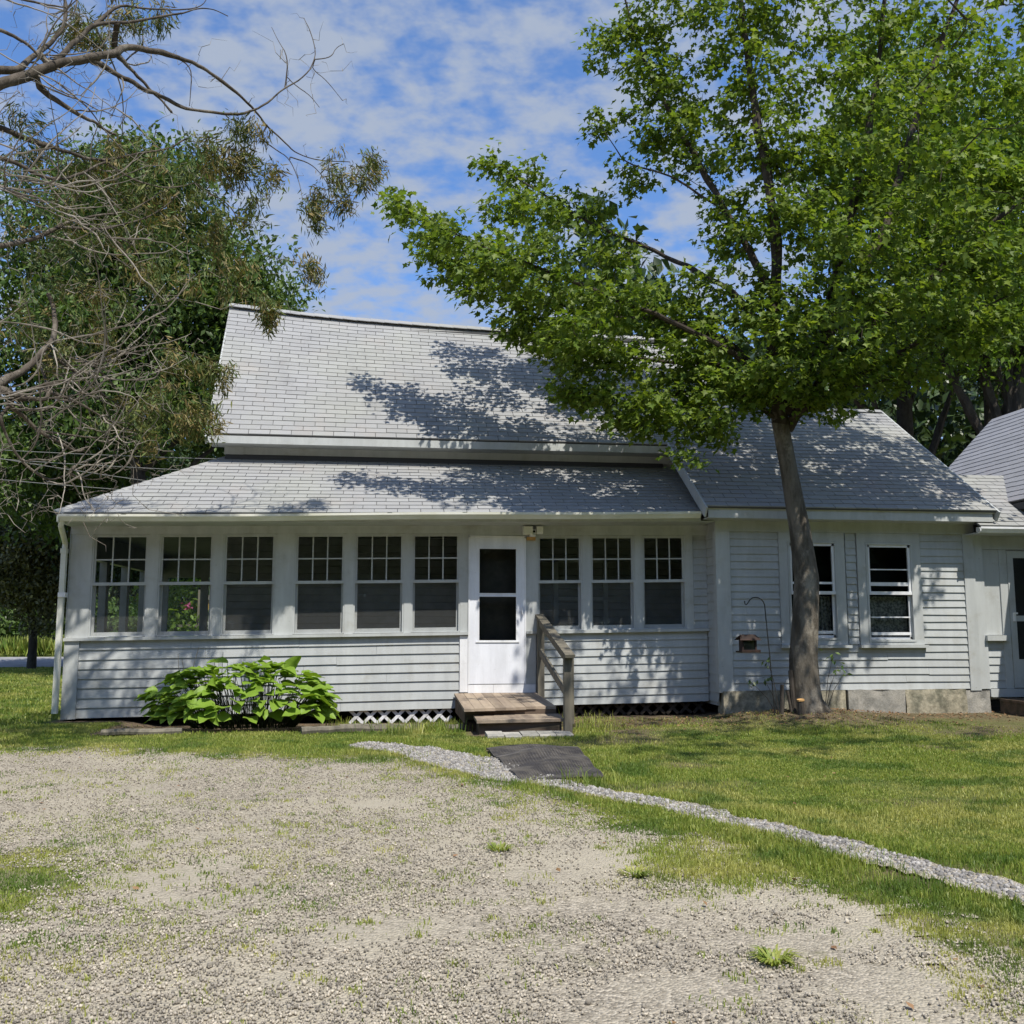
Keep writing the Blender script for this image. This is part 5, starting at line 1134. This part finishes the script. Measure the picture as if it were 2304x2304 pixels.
left = np.stack([rng.uniform(-5.4, -2.2, 1500), rng.uniform(-4.6, -2.8, 1500), rng.uniform(2.2, 6.4, 1500)], -1)
left = left[left[:, 0] < -2.35 - .30 * np.abs(left[:, 2] - 4.4)]
tw, rad = grow(limbs, np.concatenate([fend, dend, left]), rng, -.06, .0028, .0036, .15)
nl_ = 1 + len(CEDAR_LIMBS)
mb = MB(); wood(mb, limbs[1:nl_], tw[:0], rad[:0], 8, 4); mb.build('branches', MAT['cedarbark'], tree, smooth=True)
mb = MB(); wood(mb, limbs[nl_:], tw, rad, 5, 4); mb.build('twigs', MAT['twig'], tree)
def sprays(ends, per, rng, mat, name, parent, L=.085, W=.15):
    k = len(ends) * per; i = np.repeat(np.arange(len(ends)), per)
    dirn = rng.normal(0, .55, (len(ends), 3)) + np.array((.1, 0, -.75))
    p = ends[i] + rng.normal(0, 1, (k, 3)) * np.array((.05, .05, .06)) + (0, 0, .0)
    T = dirn[i] + rng.normal(0, .42, (k, 3)); N = rng.normal(0, 1, (k, 3))
    bv = [(0, 0, 0), (W * .6, .35, .02), (W * .25, .7, 0), (0, 1, 0), (-W * .5, .55, -.02), (-W * .4, .25, .0)]
    scatter(name, bv, [(0, 1, 2), (0, 2, 3), (0, 3, 4), (0, 4, 5)], p, frames(T, N), L * (.55 + .8 * rng.random(k)), mat, parent, kind='stuff')
sel = rng.random(len(fend)) < .42
sprays(fend[sel], 40, rng, MAT['cedar'], 'sprays', tree)
sprays(fend[~sel], 40, rng, MAT['cedargreen'], 'green_sprays', tree)

# ---- trees behind
def bg_tree(name, label, base, crown, nclump, per, lmat, bmat, seed, size=.12, sig=.34, trunk_r=.2, group='trees behind the house', lean=(0, 0), shell=.42, cat='tree'):
    rng = np.random.default_rng(seed); bx, by = base; bz = float(gz(bx, by))
    t = thing(name, label, cat, (bx, by, bz), group)
    C = np.array(crown, float)                # list of (cx, cy, cz, rx, rz, weight)
    top = C[np.argmax(C[:, 2])]
    tr = [[bx, by, bz - .1, trunk_r * 1.25], [bx + lean[0] * .3, by, bz + 1.2, trunk_r]]
    zmid = C[:, 2].min()
    tr += [[(bx + top[0]) / 2 + lean[0], by * .5 + top[1] * .5, (bz + top[2]) / 2, trunk_r * .75], [top[0], top[1], top[2] + top[4] * .6, trunk_r * .15]]
    limbs = [tr]
    mb = MB(); P = smooth_limb(tr); mb.tube(P[:, :3], list(P[:, 3]), 9); mb.build('trunk', bmat, t, smooth=True)
    wts = C[:, 5] / C[:, 5].sum()
    ends = in_blobs([tuple(c[:5]) + (max(3, int(nclump * w)),) for c, w in zip(C, wts)], rng, 1, shell)
    for c in C:
        for _ in range(3):
            a = np.array(tr[2][:3]) * rng.uniform(.0, .6) + np.array(tr[1][:3]) * 0; q = densify(tr, .3); q = q[int(len(q) * rng.uniform(.3, .85))]
            e = c[:3] + rng.normal(0, .45, 3) * np.array((c[3], c[3] * .6, c[4]))
            limbs.append([[*q[:3], q[3] * .5], [*(q[:3] * .5 + e * .5 + (0, 0, .2)), q[3] * .3], [*e, .012]])
    tw, rad = grow(limbs, ends, rng, .1, .005, .008)
    mb = MB(); wood(mb, limbs[1:], tw, rad, 6, 3); mb.build('limbs', bmat, t)
    k = len(ends) * per; i = np.repeat(np.arange(len(ends)), per)
    p = ends[i] + rng.normal(0, sig, (k, 3)) * np.array((1, 1, .62))
    T = rng.normal(0, .7, (k, 3)) + (0, 0, -.5); N = np.array((0, -.3, .8)) + rng.normal(0, .7, (k, 3))
    scatter('crown', OL, OLF, p, frames(T, N), size * (.65 + .7 * rng.random(k)), lmat, t, kind='stuff')
    return t
LA, LB, LD = MAT['leafA'], MAT['leafB'], MAT['leafD']
DB_ = MAT['darkbark']
bg_tree('broadleaf_tree', 'tall green broadleaf tree behind the left gable rising highest above the roof corner', (-5.2, 9.2), [(-5.4, 9, 10.6, 1.8, 2.2, 3.4), (-6.6, 9, 11.2, 1.3, 1.4, 1.6), (-4.4, 9, 8.6, 1.7, 1.7, 3), (-6.3, 9.3, 8.6, 1.8, 1.9, 3), (-3.6, 9, 9.2, .9, 1.3, 1.4), (-5.4, 9, 6.6, 2.2, 1.4, 3), (-3.2, 9.4, 7.2, .9, 1.0, 1.3)], 400, 120, LA, DB_, 101, .155, .34)
bg_tree('broadleaf_tree', 'thin leafy tree just left of the roof edge with sky showing through', (-3.2, 11.5), [(-3.0, 11.5, 9.2, 1.0, 1.5, 2), (-3.6, 11.5, 7.4, 1.4, 1.4, 2), (-2.7, 11.8, 7.6, .9, .9, 1), (-3.6, 11.5, 5.6, 1.5, 1.1, 2)], 150, 84, LA, DB_, 102, .135, .3, .12)
bg_tree('broadleaf_tree', 'dark broadleaf tree at the far left edge behind the bare branches', (-8.0, 13), [(-8.6, 12, 11.0, 2.4, 2.6, 4), (-9.6, 12, 7.6, 2.6, 2.0, 3), (-7.4, 12.4, 7.4, 1.8, 1.7, 2), (-8.6, 12, 5.2, 2.6, 1.5, 3)], 330, 105, LA, DB_, 103, .165, .38)
bg_tree('shade_tree', 'dark low spreading tree behind the hip end of the porch roof', (-6.4, 15.5), [(-6.3, 15.5, 5.2, 2.4, 1.5, 2), (-8.4, 16, 5.0, 2.4, 1.6, 2), (-4.2, 15.5, 5.3, 1.7, 1.4, 1.4), (-6.6, 15.5, 3.4, 2.8, 1.3, 2), (-10.5, 17, 4.6, 2.2, 1.8, 2)], 230, 90, LD, DB_, 104, .18, .42)
bg_tree('broadleaf_tree', 'tall bright green tree behind the wing filling the upper right', (13.2, 7.4), [(12.6, 7, 13.6, 2.6, 2.4, 3), (14.6, 7, 12.4, 2.4, 2.6, 3), (12.4, 6.6, 10.6, 2.3, 1.9, 3), (15.2, 7, 9.6, 2.2, 1.9, 2.4), (13.4, 7, 8.4, 2.4, 1.3, 2), (10.8, 7, 11.6, 1.5, 1.8, 1.4), (16.4, 7.5, 14.0, 1.6, 1.7, 1.2)], 400, 90, LB, DB_, 105, .165, .42, .3, lean=(.1, 0))
bg_tree('shade_tree', 'dark trunked tree standing between the wing roof and the tall slate roof', (13.0, 9.4), [(11.4, 9.6, 8.2, 2.0, 1.3, 2), (15.5, 9.6, 9.0, 2.2, 1.5, 2), (13.6, 10, 10.4, 2.4, 1.6, 2)], 110, 56, LD, DB_, 106, .17, .45, .34, lean=(-.15, 0))
bg_tree('shade_tree', 'slim dark tree behind the peak of the tall slate roof', (15.6, 9.9), [(16.2, 10.5, 10.2, 2.2, 1.6, 2), (17.6, 10.5, 8.4, 1.8, 1.6, 2)], 70, 56, LD, DB_, 107, .17, .45, .2)
bg_tree('understory_tree', 'low leafy sapling in the gap beyond the wing roof', (12.0, 11.5), [(11.6, 11.5, 5.6, 1.3, 1.4, 2), (14.3, 12, 5.6, 1.2, 1.5, 2), (10.4, 11.5, 6.8, 1.2, 1.2, 1)], 70, 46, LA, DB_, 108, .16, .4, .08)
bg_tree('crabapple_tree', 'small round olive leaved tree on the lawn left of the porch', (-10.2, 16), [(-10.5, 16, 3.3, 1.35, 1.5, 3), (-11.7, 16.2, 3.1, 1.3, 1.4, 2), (-9.8, 16, 2.3, .8, 1.1, 1.4)], 230, 90, MAT['olive'], DB_, 109, .13, .28, .11, group=None)

def wood_mass(name, x0, x1, y0, y1, h, n, size, mat, seed, label, flr=0.):
    rng = np.random.default_rng(seed); x = rng.uniform(x0, x1, n); y = rng.uniform(y0, y1, n)
    top = h * (.62 + .55 * vnoise(x, y, .22, seed))
    z = flr + (top - flr) * rng.random(n) ** .8
    p = np.stack([x, y, gz(x, y) + z], -1)
    T = rng.normal(0, .7, (n, 3)) + (0, 0, -.4); N = np.array((0, -.4, .7)) + rng.normal(0, .7, (n, 3))
    return scatter(name, OL, OLF, p, frames(T, N), size * (.6 + .8 * rng.random(n)), mat, kind='stuff', label=label)
wood_mass('distant_wood', -52, -6, 33, 41, 12, 40000, .7, LD, 201, 'dark wood closing the view beyond the left lawn')
wood_mass('woodland', 6, 44, 14, 23, 13, 56000, .5, LD, 202, 'dark woodland behind the right roofs')
wood_mass('hedge', -30, -10, 27, 30, 2.2, 9000, .3, LA, 203, 'shrubs along the far side of the road')
wood_mass('far_treeline', -60, 60, -62, -46, 19, 30000, 1.9, LD, 204, 'tree line across the road behind the driveway')
wood_mass('garden_shrubs', -6.2, -2.0, 10.5, 13, 2.6, 5200, .16, LB, 205, 'leafy garden shrubs seen through the porch windows')

# daylilies by the lawn
rng = np.random.default_rng(44)
lily = thing('daylily_clump', 'bright strap leaved daylily clump on the far left lawn', 'plant', (-12.6, 17.0, .12))
k = 500; a = rng.random(k) * 6.283; px = -12.9 + rng.normal(0, .9, k); py = 23.5 + rng.normal(0, .3, k)
T = np.stack([np.cos(a) * .5, np.sin(a) * .5, np.full(k, 1.0)], -1); N = np.stack([-np.cos(a), -np.sin(a), np.full(k, .5)], -1)
scatter('foliage', [(0, 0, 0), (.05, .5, .0), (0, 1, .1), (-.05, .5, 0)], OLF, np.stack([px, py, gz(px, py)], -1), frames(T, N), .5 + .35 * rng.random(k), MAT['grass'], lily)

# ---- hosta: every large leaf is its own object
def hosta_leaf_mesh(seed):
    r_ = random.Random(seed); m, n = 8, 3; V, F = [], []
    bend, cup, wav = r_.uniform(.06, .34), r_.uniform(.05, .14), r_.uniform(.02, .045)
    for j in range(m + 1):
        t = j / m; wd = .40 * (math.sin(math.pi * min(1, t ** .66)) ** .72) * (1 - .10 * t) if 0 < t < 1 else .004
        if j == m: wd = .004
        for i in range(-n, n + 1):
            q = i / n
            x = wd * q; y = t - .05 * abs(q) * (1 - t)
            z = -bend * t * t + cup * (abs(q) ** 1.4) * math.sin(math.pi * t) + wav * math.sin(t * 13 + seed + q * 2.2) * abs(q) - .012 * (1 if i % 2 else 0) * math.sin(math.pi * t)
            V.append((x, y, z))
    W = 2 * n + 1
    for j in range(m):
        for i in range(W - 1): F.append((j * W + i, j * W + i + 1, (j + 1) * W + i + 1, (j + 1) * W + i))
    me = bpy.data.meshes.new('hosta_leaf'); me.from_pydata(V, [], F); me.materials.append(MAT['hosta']); me.polygons.foreach_set('use_smooth', [True] * len(F)); me.update()
    return me
LM = [hosta_leaf_mesh(k) for k in range(6)]
hosta = thing('hosta', 'big light green hosta clump with broad ribbed leaves in front of the clapboards', 'plant', (-1.78, -.85, .1))
rng = np.random.default_rng(3); ho = np.array((-1.78, -.85, .1)); pet = MB(); placed = []
def hosta_leaf(p, d, upn, L, k):
    Rm = frames(d[None], upn[None])[0]
    o = bpy.data.objects.new('leaf', LM[k % 6]); COL.objects.link(o); o.parent = hosta
    M = np.eye(4); M[:3, :3] = Rm * L * np.array((rng.uniform(.85, 1.12), 1, 1))[None, :]; M[:3, 3] = p - ho
    o.matrix_local = Matrix(M.tolist())
cnt = 0
for k in range(2400):
    if cnt >= 300: break
    th = rng.uniform(0, 6.283); el = math.acos(rng.uniform(-.12, .98)) ; rr = rng.choice([1.0, .93, .82, .6], p=[.62, .22, .1, .06])
    dv = np.array((math.sin(el) * math.cos(th), math.sin(el) * math.sin(th), math.cos(el)))
    if dv[1] > .45: continue
    bumpy = 1 + .10 * math.sin(th * 5 + el * 3)
    c = np.array((-1.78 + .10 * math.sin(th), -.82, .30)); p = c + dv * rr * bumpy * np.array((1.10, .58, .58))
    if any(np.linalg.norm(p - q) < .045 for q in placed): continue
    placed.append(p); cnt += 1
    out = np.array((dv[0] * 1.0, dv[1] * 1.0, 0)); out /= max(np.linalg.norm(out), .15)
    d = out * .9 + np.array((0, 0, .26 - .40 * (1 - dv[2]))) + rng.normal(0, .38, 3) * np.array((1, 1, .4))
    u = dv * .45 + np.array((0, -.15, 1.0)) + rng.normal(0, .34, 3)
    hosta_leaf(p - d / np.linalg.norm(d) * .10, d, u, rng.uniform(.15, .265), int(rng.integers(6)))
    root = np.array((-1.78 + .62 * dv[0], -.72 + .15 * dv[1], .08)); q = p - d / np.linalg.norm(d) * .10
    pet.tube([root, root * .45 + q * .55 + (0, 0, .06), q], [.005, .004, .003], 5, cap=False)
print('hosta leaves', cnt)
pet.build('leaf_stalks', LD, hosta)
for x0, dx, h1 in ((-2.62, .03, .98), (-2.55, .05, .92), (-2.46, -.06, 1.06), (-2.2, .0, .93), (-2.1, .0, 1.0)):
    s_ = MB(); s_.tube([(x0 + .1, -.62, .3), (x0, -.55, h1 * .75), (x0 - dx, -.52, h1)], .0035, 4); s_.build('flower_stalk', MAT['woodgrey'], hosta)

# ---- feeder, hook, cut stems
hk = MB()
HP = [(4.885, 0, .15), (4.84, 0, .912), (4.79, 0, 1.60), (4.775, 0, 1.64), (4.747, 0, 1.672), (4.71, 0, 1.692), (4.668, 0, 1.697), (4.63, 0, 1.69), (4.598, 0, 1.669), (4.57, 0, 1.63), (4.557, 0, 1.612), (4.542, 0, 1.603), (4.527, 0, 1.612), (4.522, 0, 1.65)]
hk.tube([(x, -1.25, z) for x, _, z in HP], .0075, 8)
props(hk.build('shepherd_hook', MAT['iron'], origin=(4.885, -1.25, .15)), 'thin black iron shepherd hook pole leaning left of the maple trunk', 'hook')
fd = thing('bird_feeder', 'small dark brown hopper bird feeder hanging from the iron hook', 'bird feeder', (4.548, -1.25, 1.0))
b = MB(); b.prism([(-1.36, 1.150), (-1.31, 1.185), (-1.25, 1.222), (-1.19, 1.185), (-1.14, 1.150), (-1.25, 1.20)], 4.44, 4.66)
b.V = [(4.55 + (x - 4.55) * (1.3 if z < 1.17 else .9), y, z) for x, y, z in b.V]; b.build('roof', MAT['feeder'], fd)
b = MB(); b.box(4.425, 4.675, -1.36, -1.14, .995, 1.014); b.box(4.425, 4.675, -1.362, -1.35, 1.014, 1.03); b.build('tray', MAT['feeder'], fd)
b = MB(); b.box(4.452, 4.472, -1.31, -1.19, 1.014, 1.16); b.box(4.625, 4.645, -1.31, -1.19, 1.014, 1.16); b.build('end_wall', MAT['feeder'], fd)
b = MB(); b.box(4.474, 4.623, -1.29, -1.21, 1.014, 1.15); b.build('seed', MAT['woodgrey'], fd)
b = MB(); b.box(4.472, 4.625, -1.303, -1.300, 1.03, 1.155); b.build('pane', MAT['glass'], fd)
b = MB(); b.tube([(4.548, -1.25, 1.21), (4.541, -1.25, 1.605)], .0018, 4); b.build('hanger_wire', MAT['wire'], fd)
for i, (x, z1, r_, ln, lb) in enumerate(((5.14, .76, .030, .03, 'tallest dark cut stem beside the maple trunk'), (5.02, .58, .024, -.03, 'middle dark cut stem left of the maple trunk'), (5.09, .50, .018, .05, 'thin dark stub between the two taller cut stems'))):
    b = MB(); b.tube([(x + ln, -1.2, .12), (x, -1.18, z1)], [r_ * 1.15, r_], 7); props(b.build('cut_stem', MAT['darkbark'], origin=(x, -1.2, .15)), lb, 'stump', 'cut stems at the foot of the maple')
b = MB(); b.tube([(5.20, -1.33, .12), (5.19, -1.34, .385)], [.05, .042], 9); o = b.build('small_stump', MAT['darkbark'], origin=(5.2, -1.33, .15)); props(o, 'short stump with a fresh tan cut top by the trunk base', 'stump')
b = MB(); b.tube([(5.19, -1.34, .386), (5.188, -1.342, .405)], [.05, .047], 9); b.build('cut_top', MAT['tancut'], o)
def sapling(x, y, tips, label, seed, mat):
    rng = np.random.default_rng(seed); t = thing('sapling', label, 'sapling', (x, y, float(gz(x, y))), 'suckers at the foot of the maple')
    m = MB(); pts = []
    for tx, ty, tz in tips:
        m.tube([(x, y, .12), ((x + tx) / 2, (y + ty) / 2, tz * .7), (tx, ty, tz)], [.007, .005, .002], 4, cap=False); pts.append((tx, ty, tz))
    m.build('stems', MAT['darkbark'], t); P = np.repeat(np.array(pts), 8, 0) + rng.normal(0, .045, (len(pts) * 8, 3)); k = len(P)
    scatter('leaves', OL, OLF, P, frames(rng.normal(0, .6, (k, 3)) + (0, 0, -.4), rng.normal(0, .5, (k, 3)) + (0, -.3, 1)), .06 + .03 * rng.random(k), mat, t)
sapling(4.98, -1.2, [(4.62, -1.2, .60), (4.75, -1.25, .66), (4.86, -1.1, .9)], 'dark leafed sucker shoots left of the maple trunk base', 1, LD)
sapling(5.58, -1.15, [(5.72, -1.2, .95), (5.80, -1.15, .80), (5.86, -1.2, .72)], 'green leafed sucker shoot right of the maple trunk base', 2, LA)

# ---- right edge: brown step under the side door
ss = thing('side_step', 'dark brown wooden step at the right edge below the side door', 'step', (9.2, -.8, .1))
for k in range(4):
    b = MB(); b.box(8.50, 9.9, -.48 - .15 * (k + 1) + .006, -.48 - .15 * k, .285, .32); b.build('step_board', MAT['wooddark'], ss)
b = MB(); b.box(8.52, 9.9, -1.06, -1.03, .08, .284); b.box(8.52, 8.55, -1.03, -.46, .08, .284); b.build('skirt', MAT['wooddark'], ss)

# ---- overhead wires behind the left end
for k, (a, b_, lb) in enumerate((((-14.5, 8.0, 6.0), (-4.1, 8.0, 4.30), 'second lowest of the thin overhead wires, crossing steeply to the porch hip'), ((-14.5, 8.0, 5.35), (-3.0, 8.0, 4.66), 'middle overhead wire running to the hip of the porch roof'), ((-14.5, 8.0, 5.42), (-2.6, 8.0, 4.95), 'highest overhead wire running level toward the main roof'), ((-14.5, 8.0, 5.15), (-5.0, 8.0, 4.2), 'lowest overhead wire ending low at the porch hip'))):
    P = []
    for i in range(13):
        t = i / 12; P.append((a[0] + (b_[0] - a[0]) * t, 8.0, a[2] + (b_[2] - a[2]) * t - .12 * math.sin(math.pi * t)))
    m = MB(); m.tube(P, .008, 4); props(m.build('overhead_wire', MAT['wire'], origin=a), lb, 'wire', 'overhead wires left of the house')

# ---- garden beyond the porch
gp_ = thing('garden_post', 'weathered grey garden post seen through the second porch window', 'post', (-4.22, 9.0, .12))
b = MB(); b.box(-4.28, -4.16, 8.95, 9.05, .1, 2.15); b.build('post', MAT['woodgrey'], gp_)
b = MB(); b.box(-4.75, -4.2, 8.98, 9.02, 1.32, 1.38); b.box(-4.75, -4.2, 8.98, 9.02, .75, .80); b.build('rail', MAT['woodgrey'], gp_)
bh = thing('birdhouse', 'small yellow birdhouse on the garden post behind the porch', 'birdhouse', (-4.0, 8.9, 1.75))
b = MB(); b.box(-4.10, -3.92, 8.85, 9.0, 1.70, 1.92); b.build('box', MAT['yellow'], bh)
b = MB(); b.add([(-4.13, 8.8, 1.92), (-3.89, 8.8, 1.92), (-3.89, 9.05, 1.92), (-4.13, 9.05, 1.92), (-4.13, 8.92, 2.03), (-3.89, 8.92, 2.03)], [(0, 3, 2, 1), (0, 1, 5, 4), (2, 3, 4, 5), (1, 2, 5), (0, 4, 3)]); b.build('roof', MAT['woodgrey'], bh)
fl = thing('flowering_plant', 'pink flowered plant beside the garden post behind the porch', 'plant', (-4.5, 8.8, .12))
k = 26; P = np.array((-4.45, 8.85, 1.78)) + rng.normal(0, .04, (k, 3)); scatter('blossom', OL, OLF, P, rand_rot(k, rng), .06 + .04 * rng.random(k), MAT['pink'], fl)
k = 200; P = np.array((-4.5, 8.85, 1.2)) + rng.normal(0, 1, (k, 3)) * np.array((.16, .16, .3)); scatter('foliage', OL, OLF, P, rand_rot(k, rng), .12 + .05 * rng.random(k), LB, fl)
print('objects', len(bpy.data.objects))
